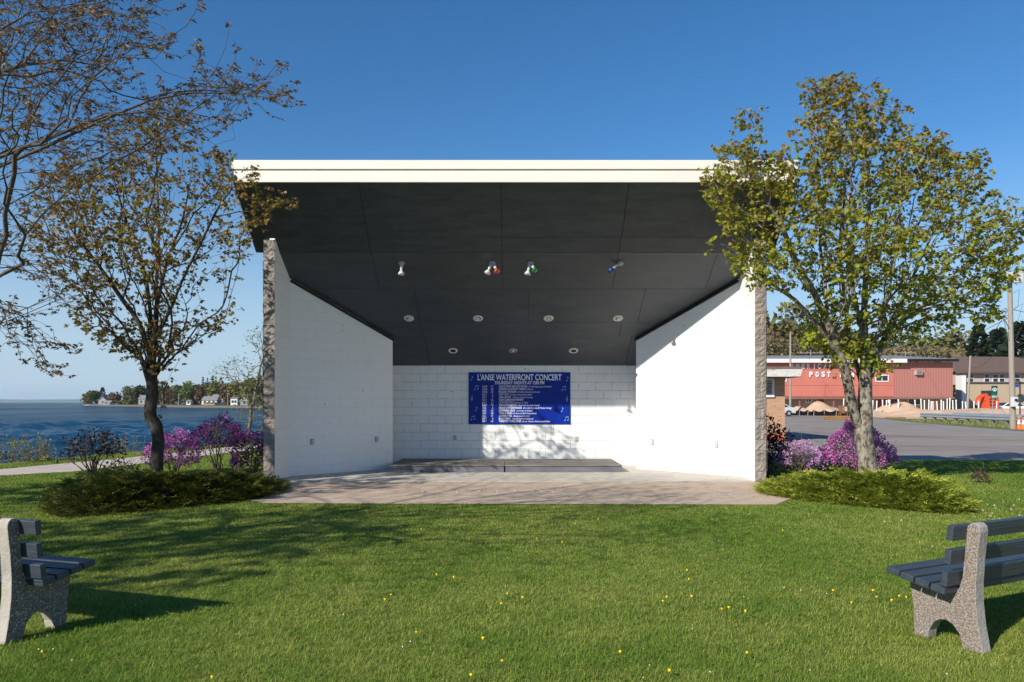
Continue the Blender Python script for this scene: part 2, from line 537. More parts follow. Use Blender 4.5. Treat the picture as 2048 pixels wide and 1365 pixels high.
SHORE = [(-40, -60), (-19, 0), (-15.2, 12), (-13.4, 17), (-12.8, 19.2), (-12.4, 21.4), (-11.7, 24.3), (-9.6, 32), (-6.5, 45), (-1, 80), (0, 150), (-30, 240),
         (-70, 292), (-103, 322), (-150, 368), (-200, 425), (-255, 490), (-300, 548), (-318, 578), (-322, 600), (-300, 680), (-150, 900), (0, 1500),
         (100, 9000)]
land = SHORE + [(9000, 9000), (9000, -60)]
sheet('ground', land, -.012, M['ground'])
bm_ = MB()
SIN = []
for i, (x, y) in enumerate(SHORE):
    x0, y0 = SHORE[max(i - 1, 0)]; x1, y1 = SHORE[min(i + 1, len(SHORE) - 1)]
    t = Vector((x1 - x0, y1 - y0)).normalized()
    nrm = Vector((-t.y, t.x))
    wd = 1.7 if y < 100 else 7.0
    SIN.append((Vector((x, y)), nrm, wd))
for i in range(len(SIN) - 1):
    (p, n, wd), (q, m_, we) = SIN[i], SIN[i + 1]
    k = 14
    for j in range(k):
        a0 = p.lerp(q, j / k); a1 = p.lerp(q, (j + 1) / k)
        n0 = n.lerp(m_, j / k); n1 = n.lerp(m_, (j + 1) / k)
        w0 = wd + (we - wd) * j / k; w1 = wd + (we - wd) * (j + 1) / k
        b0 = a0 + n0 * w0; b1 = a1 + n1 * w1
        bm_.face([(a0.x, a0.y, -.012), (a1.x, a1.y, -.012), (b1.x, b1.y, -1.7), (b0.x, b0.y, -1.7)])
o = bm_.build('shore_bank', M['bank']); o['kind'] = 'structure'

# lake: wind-rippled water
wm = bpy.data.materials.new('lake_water')
t = NT(wm)
wd_ = t.n['Principled BSDF']
wd_.inputs['Base Color'].default_value = (.007, .040, .080, 1)
wd_.inputs['Roughness'].default_value = .6
wd_.inputs['Specular IOR Level'].default_value = 0
wg_ = t.new('ShaderNodeBsdfGlossy')
wg_.inputs['Roughness'].default_value = .12
wf_ = t.new('ShaderNodeFresnel')
wf_.inputs['IOR'].default_value = 1.33
wc_ = t.new('ShaderNodeMath', operation='MINIMUM')
wc_.inputs[1].default_value = .36                     # steep little waves hide the grazing mirror
t.link(wf_.outputs[0], wc_.inputs[0])
wx_ = t.new('ShaderNodeMixShader')
wtc_ = t.new('ShaderNodeTexCoord'); wmp_ = t.new('ShaderNodeMapping'); wmp_.inputs['Scale'].default_value = (.018, .006, 1)
wnz_ = t.new('ShaderNodeTexNoise'); wnz_.inputs['Scale'].default_value = 1; wnz_.inputs['Detail'].default_value = 6
t.link(wtc_.outputs['Object'], wmp_.inputs['Vector']); t.link(wmp_.outputs['Vector'], wnz_.inputs['Vector'])
wr_ = t.new('ShaderNodeMapRange'); wr_.inputs['From Min'].default_value = .35; wr_.inputs['From Max'].default_value = .65
wr_.inputs['To Min'].default_value = .55; wr_.inputs['To Max'].default_value = 1.05
t.link(wnz_.outputs['Fac'], wr_.inputs['Value'])
wmm_ = t.new('ShaderNodeMath', operation='MULTIPLY'); t.link(wc_.outputs[0], wmm_.inputs[0]); t.link(wr_.outputs[0], wmm_.inputs[1])
t.link(wmm_.outputs[0], wx_.inputs['Fac'])
t.link(wd_.outputs[0], wx_.inputs[1])
t.link(wg_.outputs[0], wx_.inputs[2])
t.link(wx_.outputs[0], t.n['Material Output'].inputs['Surface'])
tc = t.new('ShaderNodeTexCoord')
prev = None
for sc_, st, dist, strg in ((1.6, (1, .6, 1), .10, .8), (6, (1, .7, 1), .04, .8)):
    mp = t.new('ShaderNodeMapping')
    mp.inputs['Scale'].default_value = st
    mp.inputs['Rotation'].default_value = (0, 0, .35)
    t.link(tc.outputs['Object'], mp.inputs['Vector'])
    nz = t.new('ShaderNodeTexNoise')
    nz.inputs['Scale'].default_value = sc_
    nz.inputs['Detail'].default_value = 4
    t.link(mp.outputs['Vector'], nz.inputs['Vector'])
    bp = t.new('ShaderNodeBump')
    bp.inputs['Strength'].default_value = strg
    bp.inputs['Distance'].default_value = dist
    t.link(nz.outputs['Fac'], bp.inputs['Height'])
    if prev: t.link(prev, bp.inputs['Normal'])
    prev = bp.outputs['Normal']
t.link(prev, wd_.inputs['Normal'])
t.link(prev, wg_.inputs['Normal'])
t.link(prev, wf_.inputs['Normal'])
WZ = -1.0
dl = [13.0]
while dl[-1] < 620: dl.append(dl[-1] + max(.24, dl[-1] ** 2 * .000165))
al = np.linspace(-1.25, .16, 520)
Dm, Am = np.meshgrid(np.array(dl), al, indexing='ij')
Xm = Dm * Am
rw = np.random.default_rng(3)
Zm = np.full(Dm.shape, WZ)
for k in range(46):                                    # wind chop: many short wave trains about one heading
    lam = math.exp(rw.uniform(math.log(.7), math.log(7.5)))
    th = rw.normal(-1.9, .55)
    kx, ky = math.cos(th) * 2 * math.pi / lam, math.sin(th) * 2 * math.pi / lam
    amp = .0145 * lam ** .85
    fade = np.clip(1.3 - Dm * Dm * .000165 / lam * 1.6, 0, 1)
    Zm += amp * fade * np.sin(kx * Xm + ky * Dm + rw.uniform(0, 6.28) + 1.3 * np.sin(Xm * .05 * (1 + k % 3) + Dm * .03))
nr, nc = Dm.shape
ii = (np.arange(nr - 1)[:, None] * nc + np.arange(nc - 1)[None, :]).ravel()
Vw = np.stack([Xm, Dm, Zm], 2).reshape(-1, 3)
nv0 = len(Vw)
Vw = np.concatenate([Vw, np.array([(-16000, -60, WZ - .45), (200, -60, WZ - .45), (200, 15600, WZ - .45), (-16000, 15600, WZ - .45)])])
o = np_mesh('lake', Vw, [np.stack([ii, ii + 1, ii + 1 + nc, ii + nc], 1), np.array([[nv0, nv0 + 1, nv0 + 2, nv0 + 3]])], wm, None, None, True)
o['kind'] = 'structure'
# lake bed / earth underneath everything, so nothing is hollow from another side
# far shore across the bay, very low on the horizon
b = MB()
xs = np.linspace(-13000, 2500, 60)
hs = [55 + 60 * max(0, mnoise.noise(Vector((x * .0004, 0, 3)))) + 14 * mnoise.noise(Vector((x * .003, 0, 7))) for x in xs]
hs = [h * min(1, (i + 1) / 6) for i, h in enumerate(hs)]
for i in range(len(xs) - 1):
    b.face([(xs[i], 13900, -2), (xs[i + 1], 14000, -2), (xs[i + 1], 14300, hs[i + 1]), (xs[i], 14300, hs[i])])
    b.face([(xs[i], 14300, hs[i]), (xs[i + 1], 14300, hs[i + 1]), (xs[i + 1], 15500, -2), (xs[i], 15500, -2)])
o = b.build('hills', pmat('far_forest', (.05, .07, .03), .95, .3, .002)); o['kind'] = 'structure'

LAWN = [(-15.2, 12), (-13.4, 17), (-12.8, 19.2), (-12.4, 21.4), (-11.7, 24.3), (-9.6, 32), (-6.8, 44), (6, 44), (6, 20.28), (40, 20.28), (40, -20), (-20, -20), (-19, 0)]
sheet('lawn', LAWN, 0.0, M['lawn'])
PATH_A = [(-16.0, 8.5), (-12.6, 13.2), (-10.7, 16.0), (-9.75, 16.9), (-9.35, 18.85), (-8.9, 22), (-7.6, 28), (-5.4, 38), (-4, 44)]
PATH_B = [(-17.4, 9.2), (-13.8, 14.2), (-11.75, 17.4), (-11.2, 19.3), (-10.5, 21.8), (-9.3, 28.5), (-7.1, 38.5), (-5.8, 44)]
sheet('path', PATH_A + PATH_B[::-1], .006, M['path'])
APRON = [(-4.95, 14.72), (-4.9, 13.6), (-4.45, 12.3), (-3.75, 11.62), (-1.5, 11.55), (1.5, 11.5), (3.95, 11.45), (4.45, 12.2), (4.85, 13.4), (5.0, 14.72)]
sheet('concrete_apron', APRON, .008, M['apron'])
b = MB()
b.prism([(-4.6, 14.745), (4.72, 14.745), (4.72, 15.8), (2.9, 18.8), (-2.78, 18.8), (-4.6, 15.8)], 'z', -.1, .016)
o = b.build('stage_floor', M['floor']); o['kind'] = 'structure'

# asphalt: car park and road, with worn paint lines
am = pmat('asphalt', (.275, .238, .212), .9, .12, .35, .35, 60, .15, tint=(.285, .258, .238), dark=(.23, .17, .145), dscale=.09, dlo=.52, dhi=.62)
ROAD = [(6, 20.3), (22.8, 20.3), (27.2, 41), (31.2, 60), (34.4, 71), (43, 118), (40, 135), (24, 135), (6, 60)]
sheet('road', ROAD, .004, am)
white = pmat('worn_white_line', (.55, .54, .50), .8, .2, 6, dark=(.2, .19, .18), dscale=5, dlo=.5, dhi=.6)
yellow = pmat('worn_yellow_line', (.50, .33, .06), .8, .2, 6, dark=(.2, .16, .1), dscale=5, dlo=.55, dhi=.68)
sheet('parking_line', [(6.4, 20.42), (22.6, 20.42), (22.6, 20.54), (6.4, 20.54)], .010, white)
sheet('road_line', [(20.2, 23), (20.36, 23), (20.7, 75), (20.5, 75)], .010, yellow)
sheet('verge', [(22.9, 20.3), (60, 20.3), (60, 44), (37.5, 71), (34.6, 71), (31.4, 60), (27.4, 41)], .003, pmat('verge_grass', (.14, .15, .05), .95, .4, 2, .5, 20, .1, dark=(.3, .24, .15), dscale=.8))
sandm = pmat('sand', (.56, .385, .265), .95, .12, .6, .5, 3, .1, dark=(.46, .30, .20), dscale=.4, dlo=.5, dhi=.8)
sheet('sand_lot', [(35.4, 71.3), (60, 52), (90, 60), (90, 112), (24, 128), (24, 136), (40, 136), (43.2, 118)], .002, sandm)

# ------------------------------------------------------------------ the bandshell
BX = .054
shell = empty('bandshell', (BX, 16.5, 0), 'open white block bandshell with dark sloping ceiling and cream roof edge', 'bandshell')
PF, WC, SE, BW = 14.75, 15.75, 17.6, 18.62       # depths: pillar front, wing corner, end of splayed wall, back wall
XI, XO, XE = 4.63, 4.845, 2.80                    # inner and outer face of wings, end of splay
def ceil_z(d): return 4.49 - .578 * (d - 15.05)
def soff_z(d): return 5.51 - (5.51 - 4.49) / 1.25 * (d - 13.8)

def wallobj(name, a, b, th, ztop, mat, side=1):
    """wall whose visible face runs from a to b (x,y); own x along it, z up; ztop = heights at a and b; thickness away from the viewer"""
    a = Vector(a); b = Vector(b)
    L = (b - a).length
    ang = math.atan2(b.y - a.y, b.x - a.x)
    mb = MB()
    mb.prism([(0, 0), (L, 0), (L, ztop[1]), (0, ztop[0])], 'y', 0, th * side)
    return mb.build(name, mat, shell, True, (a.x - BX, a.y - 16.5, 0), (0, 0, ang))

wallobj('back_wall', (-3.3 + BX, BW), (3.3 + BX, BW), .2, (ceil_z(BW) + .05,) * 2, M['paint_block'])
wallobj('side_wall', (-XI + BX, WC), (-XE + BX, SE), .2, (ceil_z(WC) + .02, ceil_z(SE) + .02), M['paint_side'])
wallobj('side_wall', (XE + BX, SE), (XI + BX, WC), .2, (ceil_z(SE) + .02, ceil_z(WC) + .02), M['paint_side'])
# wings: white inside, split face outside
wallobj('wing_wall', (-XI + BX, PF + .012), (-XI + BX, WC), .1, (ceil_z(PF) + .04, ceil_z(WC) + .02), M['paint_side'])
wallobj('wing_wall', (XI + BX, PF + .012), (XI + BX, WC), .1, (ceil_z(PF) + .04, ceil_z(WC) + .02), M['paint_side'], -1)
# wall-side returns between splay end and back wall
for s in (-1, 1):
    wallobj('return_wall', (s * (XE + .22) + BX, SE + .16), (s * (XE + .22) + BX, BW), .15, (ceil_z(SE + .16), ceil_z(BW)), M["paint_block"], -s)

def rough_blocks(sx):
    """split-face end pier: one chiselled block per course"""
    mb = MB()
    x0, x1 = (sx * XI - (.001 if sx > 0 else -.001), sx * XO)
    n = 23
    for c in range(n):
        z0, z1 = c * .2032 + .004, (c + 1) * .2032 - .004
        K = 4
        grid = []
        for i in range(K + 1):
            row = []
            for j in range(K + 1):
                u, v_ = i / K, j / K
                edge = min(u, 1 - u, v_, 1 - v_)
                out = (random.uniform(.0, .026) if edge > 0 else random.uniform(0, .008))
                row.append((BX + x0 + (x1 - x0) * u, PF - out, z0 + (z1 - z0) * v_))
            grid.append(row)
        for i in range(K):
            for j in range(K):
                q = [grid[i][j], grid[i + 1][j], grid[i + 1][j + 1], grid[i][j + 1]]
                mb.face(q if sx > 0 else q[::-1])
        # outer flank, rough too
        for i in range(3):
            d0, d1 = PF + i * .35, PF + (i + 1) * .35
            xo = BX + x1 + sx * random.uniform(0, .02)
            mb.face([(xo, d0, z0), (xo, d1, z0), (xo, d1, z1), (xo, d0, z1)])
        for zz in (z0, z1):
            mb.face([(BX + x0, PF, zz), (BX + x1, PF, zz), (BX + x1, PF + 1.05, zz), (BX + x0, PF + 1.05, zz)])
    # mortar core
    xa, xb = sorted((BX + sx * (XI + .1), BX + sx * (XO - .012)))
    mb.prism([(PF + .02, 0), (WC + .05, 0), (WC + .05, ceil_z(WC) + .1), (PF + .02, 23 * .2032 - .003)], 'x', xa, xb)
    xa, xb = sorted((BX + sx * (XI + .006), BX + sx * (XO - .012)))
    mb.span((xa, PF + .003, 0), (xb, PF + .011, 23 * .2032 - .004))
    return mb.build('pier', M['split_block'], shell)
rough_blocks(-1); rough_blocks(1)
# outer walls of the rear part
for s in (-1, 1):
    mb = MB()
    xa, xb = sorted((BX + s * (XO - .013), BX + s * (XI + .11)))
    mb.prism([(WC + .05, 0), (BW + .2, 0), (BW + .2, ceil_z(BW) + .1), (WC + .05, ceil_z(WC) + .1)], 'x', xa, xb)
    mb.build('outer_wall', M['split_block'], shell)
mb = MB().span((BX - 4.7, BW + .21, 0), (BX + 4.7, BW + .4, ceil_z(BW) - .1))
mb.build('rear_wall', M['split_block'], shell)

# canopy (flared front) and ceiling in plywood sheets with open joints
def panels(name, xcuts_rows, zf, half, mat, lift=0.0, gap=.0045):
    mb = MB()
    for (d0, d1), cuts in xcuts_rows:
        xs = [-half] + cuts + [half]
        for i in range(len(xs) - 1):
            a, b_ = xs[i] + (gap if i else 0), xs[i + 1] - (gap if i < len(xs) - 2 else 0)
            j = random.uniform(-.004, .004) + lift
            e0, e1 = d0 + gap, d1 - gap
            q = [(BX + a, e0, zf(e0) + j), (BX + b_, e0, zf(e0) + j), (BX + b_, e1, zf(e1) + j), (BX + a, e1, zf(e1) + j)]
            t_ = [(x, y, z + .02) for x, y, z in q]
            mb.face(q[::-1]); mb.face(t_)
            for k in range(4):
                mb.face([q[k], q[(k + 1) % 4], t_[(k + 1) % 4], t_[k]])
    return mb.build(name, mat, shell)
panels('canopy_soffit', [((13.82, 14.76), [-2.83, -.25, 2.06]), ((14.76, 15.05), [-2.83, -.25, 2.05])], soff_z, 5.08, M['canopy'])
panels('ceiling', [((15.05, 16.05), [-2.83, -.25, 2.05, 4.0]), ((16.05, 17.08), [-2.1, .3, 2.75]), ((17.08, 17.55), [-2.1, -.2, 2.4]),
                   ((17.55, 18.66), [-2.05, .3, 2.7])], ceil_z, 4.66, M['ceil'], .006)
# sealed backing above the sheets, and the roof
mb = MB()
pr = [(13.83, soff_z(13.83) + .03), (15.06, soff_z(15.06) + .03), (15.06, 5.15), (13.83, 5.80)]
mb.prism(pr, 'x', BX - 5.085, BX + 5.085)
mb.build('canopy_core', M['black'], shell)
mb = MB()
mb.prism([(15.065, ceil_z(15.065) + .032), (18.9, ceil_z(18.9) + .032), (18.9, ceil_z(18.9) + .45), (15.065, ceil_z(15.065) + .65)], 'x', BX - 4.87, BX + 4.87)
mb.build('roof', M['roofing'], shell)
mb = MB().span((BX - 5.085, 15.052, 4.484), (BX + 5.085, 15.064, 4.52))
mb.build('soffit_edge', M['canopy'], shell)
# fascia: cap strip, groove, lower board
mb = MB()
for (a, b_) in ((-5.10, 5.10),):
    mb.span((BX + a, 13.76, 5.735), (BX + b_, 13.825, 5.885))
    mb.span((BX + a, 13.775, 5.505), (BX + b_, 13.825, 5.712))
mb.span((BX - 5.10, 13.765, 5.885), (BX + 5.10, 15.1, 5.90))
for s in (-1, 1):
    xa, xb = sorted((BX + s * 5.087, BX + s * 5.10))
    mb.prism([(13.826, 5.505), (13.826, 5.884), (15.06, 5.22), (15.06, 4.49)], 'x', xa, xb)
mb.build('fascia', M['fascia'], shell, bevel=.004)
MB().span((BX - 5.099, 13.79, 5.7125), (BX + 5.099, 13.826, 5.7345)).build('fascia_groove', M['groove'], shell)
# dark trim along ceiling and splay
for s in (-1, 1):
    a = Vector((BX + s * (XI - .03), WC - .01, ceil_z(WC) - .045)); c = Vector((BX + s * (XE - .03), SE - .02, ceil_z(SE) - .045))
    MB().tube([a, c], .032, 4).build('trim', M['black'], shell)

# stage risers
for (x0, x1, lab) in ((-2.66, -.165, 'low grey wooden stage riser at the left, its front all in tree shade'), (-.155, 2.40, 'low grey wooden stage riser at the right, its end in full sun')):
    r_ = empty('stage_riser', ((x0 + x1) / 2, 17.6, 0), lab, 'stage riser', 'stage risers on the bandshell floor')
    MB().span((x0, 16.62, .15), (x1, 18.55, .176)).build('deck', M['riser_top'], r_, bevel=.004)
    MB().span((x0 + .01, 16.64, .016), (x1 - .01, 16.67, .149)).build('front_board', M['riser_front'], r_)
    for xa in (x0 + .012, x1 - .037):
        MB().span((xa, 16.672, .016), (xa + .025, 18.5, .149)).build('end_board', M['riser_front'], r_)
# light fittings
nrm = Vector((0, -.578, -1)).normalized()
def bulb(o_, base, direction, mat):
    d = Vector(direction).normalized()
    MB().lathe([(.001, 0), (.03, .0), (.03, .09), (.022, .10), (.02, .12)], base, d, 12).build('socket', M['white_metal'], o_, smooth=True)
    MB().lathe([(.021, .115), (.03, .14), (.062, .19), (.066, .205), (.055, .222), (.001, .232)], base, d, 16).build('lamp', mat, o_, smooth=True)
for px, arms, lab in ((803, [((0, -.2, -1), 'glass_silver')], 'single clear floodlight hanging at the left of the ceiling'),
                      (985, [((-.35, -.35, -1), 'glass_silver'), ((.3, -.5, -.8), 'glass_red')], 'double floodlight with one red lamp and one clear lamp'),
                      (1061, [((-.2, -.15, -1), 'glass_silver'), ((.25, -.55, -.6), 'glass_green')], 'double floodlight with one green lamp and one clear lamp'),
                      (1241, [((-.75, -.3, -.8), 'glass_blue')], 'single floodlight with a blue lamp tilted to the left')):
    d = 15.33
    c = Vector(((px - CX) / F * d, d, ceil_z(d)))
    o_ = empty('flood_light', c, lab, 'floodlight', 'floodlights under the front of the ceiling')
    MB().lathe([(.001, .035), (.05, .032), (.065, .01), (.065, -.006)], c, nrm, 18).build('ceiling_plate', M['socket'], o_, smooth=True)
    for k, (dr, mt) in enumerate(arms):
        off = Vector((dr[0] * .1, 0, -.025))
        bulb(o_, c + off, dr, M[mt])
ords = ['leftmost', 'second from the left', 'third from the left', 'rightmost']
for k, px in enumerate((818, 956, 1097, 1236)):
    d = 16.94
    c = Vector(((px - CX) / F * d, d, ceil_z(d)))
    o_ = empty('recessed_light', c, 'white recessed light with pale lamp, %s in the front row of four' % ords[k], 'recessed light', 'recessed ceiling lights')
    MB().lathe([(.062, .004), (.066, .014), (.10, .012), (.112, 0), (.112, -.004)], c, nrm, 24).build('trim_ring', M['white_metal'], o_, smooth=True)
    MB().lathe([(.001, .0025), (.062, .003)], c, nrm, 24).build('recess', M['hole'], o_)
    MB().lathe([(.048, .004), (.05, .006), (.035, .016), (.001, .02)], c + Vector((random.uniform(-.01, .012), 0, -.004)), nrm, 20).build('lamp', M['white_metal'], o_, smooth=True)
for k, (px, lab) in enumerate(((906, 'recessed light with an empty dark socket, left in the rear row of three'), (1026, 'small worn recessed light in the middle of the rear row of three'),
                               (1147, 'white ringed recessed light with a dark socket, right in the rear row of three'))):
    d = 18.05
    c = Vector(((px - CX) / F * d, d, ceil_z(d)))
    o_ = empty('recessed_light', c, lab, 'recessed light', 'recessed ceiling lights')
    r0 = .10 if k == 1 else .112
    MB().lathe([(.066, .004), (.07, .014), (r0 - .012, .012), (r0, 0), (r0, -.004)], c, nrm, 24).build('trim_ring', M['socket'] if k == 1 else M['white_metal'], o_, smooth=True)
    MB().lathe([(.001, .0025), (.066, .003)], c, nrm, 24).build('recess', M['hole'], o_)
    if k == 1:
        MB().lathe([(.042, .004), (.04, .012), (.001, .02)], c, nrm, 18).build('lamp', M['socket_cream'], o_, smooth=True)
# sockets on the walls
def ray_hit(px, py, a, b_):
    """where the view line through a photo pixel meets the upright plane through a and b"""
    ax, ay = a; bx, by = b_
    k = (px - CX) / F
    # x = k*d on line a + s(b-a)
    s = (k * ay - ax) / ((bx - ax) - k * (by - ay))
    d = ay + s * (by - ay)
    return Vector((k * d, d, H - (py - HY) / F * d)), math.atan2(by - ay, bx - ax)
LS = ((-XI + BX, WC), (-XE + BX, SE)); RS = ((XE + BX, SE), (XI + BX, WC)); BK = ((-3 + BX, BW), (3 + BX, BW))
for px, py, wl, mt, lab in ((624, 884, LS, 'socket', 'grey electrical box on the shaded left wall, nearer the front'), (753, 879, LS, 'socket', 'grey electrical box on the shaded left wall, nearer the back'),
                            (1305, 884, RS, 'socket', 'grey electrical box on the sunlit right wall, nearer the back'), (1434, 890, RS, 'socket', 'grey electrical box on the sunlit right wall, nearer the front'),
                            (910, 876, BK, 'socket_cream', 'cream outlet on the shaded part of the back wall, below the sign'), (1152, 878, BK, 'socket_cream', 'cream outlet on the sunlit part of the back wall')):
    p, ang = ray_hit(px, py, *wl)
    nv = Vector((math.sin(ang), -math.cos(ang), 0))
    o_ = empty('electrical_outlet', p, lab, 'outlet', 'electrical outlets on the bandshell walls', ang)
    MB().box((0, -.012, 0), (.075, .03, .125)).build('box', M[mt], o_, True, bevel=.004)
    MB().box((0, -.031, .025), (.032, .008, .035)).box((0, -.031, -.028), (.032, .008, .035)).build('cover', M['socket'] if mt != 'socket' else M['white_metal'], o_, True)

# ------------------------------------------------------------------ the concert sign
def textmesh(name, body, x0, x1, zmid, capz, y, mat, parent, shear=0.0, bold=.0, ox=None):
    """flat lettering on the sign: fitted between x0 and x1 (world), capitals capz high"""
    cu = bpy.data.curves.new(name, 'FONT')
    cu.body = body
    cu.size = 1
    cu.shear = shear
    cu.offset = bold
    cu.extrude = 0.0
    ob = bpy.data.objects.new('tmp', cu)
    COL.objects.link(ob)
    bpy.context.view_layer.update()
    dg = bpy.context.evaluated_depsgraph_get()
    me = bpy.data.meshes.new_from_object(ob.evaluated_get(dg))
    COL.objects.unlink(ob)
    bpy.data.objects.remove(ob)
    co_ = np.empty(len(me.vertices) * 3)
    me.vertices.foreach_get('co', co_)
    co_ = co_.reshape(-1, 3)
    a, b_ = co_[:, 0].min(), co_[:, 0].max()
    capu = .70 if '(' not in body else .70
    X = x0 + (co_[:, 0] - a) / (b_ - a) * (x1 - x0)
    Z = zmid - capz / 2 + co_[:, 1] / capu * capz
    V = np.stack([X, np.full(len(X), y), Z], 1)
    return V, me
def letter_part(name, items, y, mat, parent, thick=.003):
    """several words on one line as ONE mesh part"""
    Vs, Fs, off = [], [], 0
    for (body, x0, x1, zm, cap, shear, bold) in items:
        V, me = textmesh(name, body, x0, x1, zm, cap, y, mat, parent, shear, bold)
        for p in me.polygons:
            Fs.append([off + i for i in p.vertices])
        off += len(V)
        Vs.append(V)
        bpy.data.meshes.remove(me)
    V = np.concatenate(Vs) - np.array(parent.location)
    me = bpy.data.meshes.new(name)
    me.from_pydata(V.tolist(), [], Fs)
    return link_mesh(name, me, mat, parent)
SX0, SX1, SZ1, SZ0, SD = -1.055, 1.418, 2.268, 1.006, 18.6
sign = empty('concert_sign', ((SX0 + SX1) / 2, SD, SZ0), 'blue concert schedule sign with white lettering and music notes on the back wall', 'sign')
MB().span((SX0, SD - .004, SZ0), (SX1, SD + .018, SZ1)).build('panel', M['sign_blue'], sign)
zx = lambda u: SX0 + (u - 270) / 1500 * (SX1 - SX0)
zz = lambda v: SZ1 - (v - 187) / 752 * (SZ1 - SZ0)
LY = SD - .0065
letter_part('title_lettering', [("L'ANSE WATERFRONT CONCERT", zx(402), zx(1640), zz(258), .143, 0, .018)], LY, M['sign_white'], sign)
letter_part('subtitle_lettering', [("THURSDAY NIGHTS AT 7:00 PM", zx(655), zx(1390), zz(338), .076, .25, .018)], LY, M['sign_white'], sign)
rows = [("JUNE", "11", "UNCLE PETE'S RED HOT REVUE", 1135, "(A mixed bag of your favorites)", 1155, 1490), ("JUNE", "18", "GORDON LIGHTFOOT TRIBUTE", 1120, "(Tribute)", 1130, 1220),
        ("JUNE", "25", "ROLLING THUNDER", 975, "(Traditional Country and more)", 990, 1320), ("JULY", "2", "COPY THAT", 865, "(Country, Smooth Jazz, Rock)", 880, 1200),
        ("JULY", "9", "JACK JOLLIFF", 895, "(Country, Country, Country)", 920, 1215), ("JULY", "16", "AURA JAMBOREE PREVIEW", 1080, None, 0, 0),
        ("JULY", "23", "CATHY BOLTON", 920, "(Sweetness in Flight)", 930, 1145), ("JULY", "30", "THE KNOCKABOUTS", 978, "(Music from the Celtic World)", 997, 1315),
        ("AUG", "6", "KEWEENAW BREWGRASS", 1055, "(Fun with Bluegrass & Western Swing)", 1075, 1490), ("AUG", "13", "LIGHTNING RIDGE", 955, "(A variety of classics)", 980, 1210),
        ("AUG", "20", "CHAD BORGEN", 915, "(A Rock and Roll Country Band)", 930, 1270), ("AUG", "27", "CHASIN' STEEL", 912, "(Bluegrass at it's best)", 930, 1170),
        ("SEPT", "3", "BLACK PEARL", 895, "(Smooth Jazz/Rock/Country)", 915, 1225), ("SEPT", "10", "TAPESTRY STRING BAND", 1045, "(Roots, Country, Bluegrass and Celtic)", 1060, 1470)]
for k, (mo, dy, nm, xe, ds, da, db) in enumerate(rows):
    zc = zz(391 + k * 38.8)
    letter_part('date_lettering', [(mo, zx(472), zx(545 if mo == 'JUNE' else 538 if mo != 'AUG' else 526), zc, .047, 0, .0)], LY, M['sign_white'], sign)
    letter_part('date_lettering', [(dy, zx(632 - 15 * len(dy)), zx(632), zc, .047, 0, .0)], LY, M['sign_white'], sign)
    letter_part('act_lettering', [(nm, zx(716), zx(xe), zc, .047, 0, .016)], LY, M['sign_white'], sign)
    if ds: letter_part('note_lettering', [(ds, zx(da), zx(db), zc - .003, .036, .28, .006)], LY, M['sign_white'], sign)
def note(u, v, kind, s=1.0):
    mb = MB()
    cx, cz = zx(u), zz(v)
    y = LY
    q = .0018 * s
    def pt(a, b_): return (cx + a * q, y, cz + b_ * q)
    def head(a, b_):
        mb.face([pt(a + 10 * math.cos(t_) * .95 + 3 * math.sin(t_), b_ + 7 * math.sin(t_) + 2 * math.cos(t_)) for t_ in np.linspace(0, 2 * math.pi, 14)[:-1]])
    if kind == 'beam':
        head(-18, -22); head(22, -16)
        mb.face([pt(-11, -22), pt(-8, -22), pt(-8, 26), pt(-11, 26)]); mb.face([pt(29, -16), pt(32, -16), pt(32, 32), pt(29, 32)])
        mb.face([pt(-11, 18), pt(32, 25), pt(32, 33), pt(-11, 26)])
    elif kind == 'flag':
        head(-6, -26)
        mb.face([pt(1, -26), pt(4, -26), pt(4, 30), pt(1, 30)]); mb.face([pt(4, 30), pt(18, 10), pt(17, -4), pt(13, 8), pt(4, 17)])
    else:
        pts = [(-4, -34), (-9, -30), (-4, -26), (2, -30), (2, -20), (-2, 34), (6, 40), (9, 28), (-8, 6), (-14, -6), (-6, -17), (8, -15), (11, -4), (2, 3), (-5, -4), (0, -10)]
        for (a0, b0), (a1, b1) in zip(pts[:-1], pts[1:]):
            n = Vector((-(b1 - b0), a1 - a0)).normalized() * 1.9
            mb.face([pt(a0 - n.x, b0 - n.y), pt(a1 - n.x, b1 - n.y), pt(a1 + n.x, b1 + n.y), pt(a0 + n.x, b0 + n.y)])
    mb.build('music_note', M['sign_cyan'], sign)
for u, v, k in ((318, 270, 'flag'), (378, 412, 'beam'), (320, 565, 'clef'), (382, 712, 'flag'), (330, 850, 'beam'), (1725, 280, 'flag'), (1668, 422, 'beam'), (1722, 575, 'clef'), (1650, 725, 'flag'), (1710, 862, 'beam')):
    note(u, v, k)

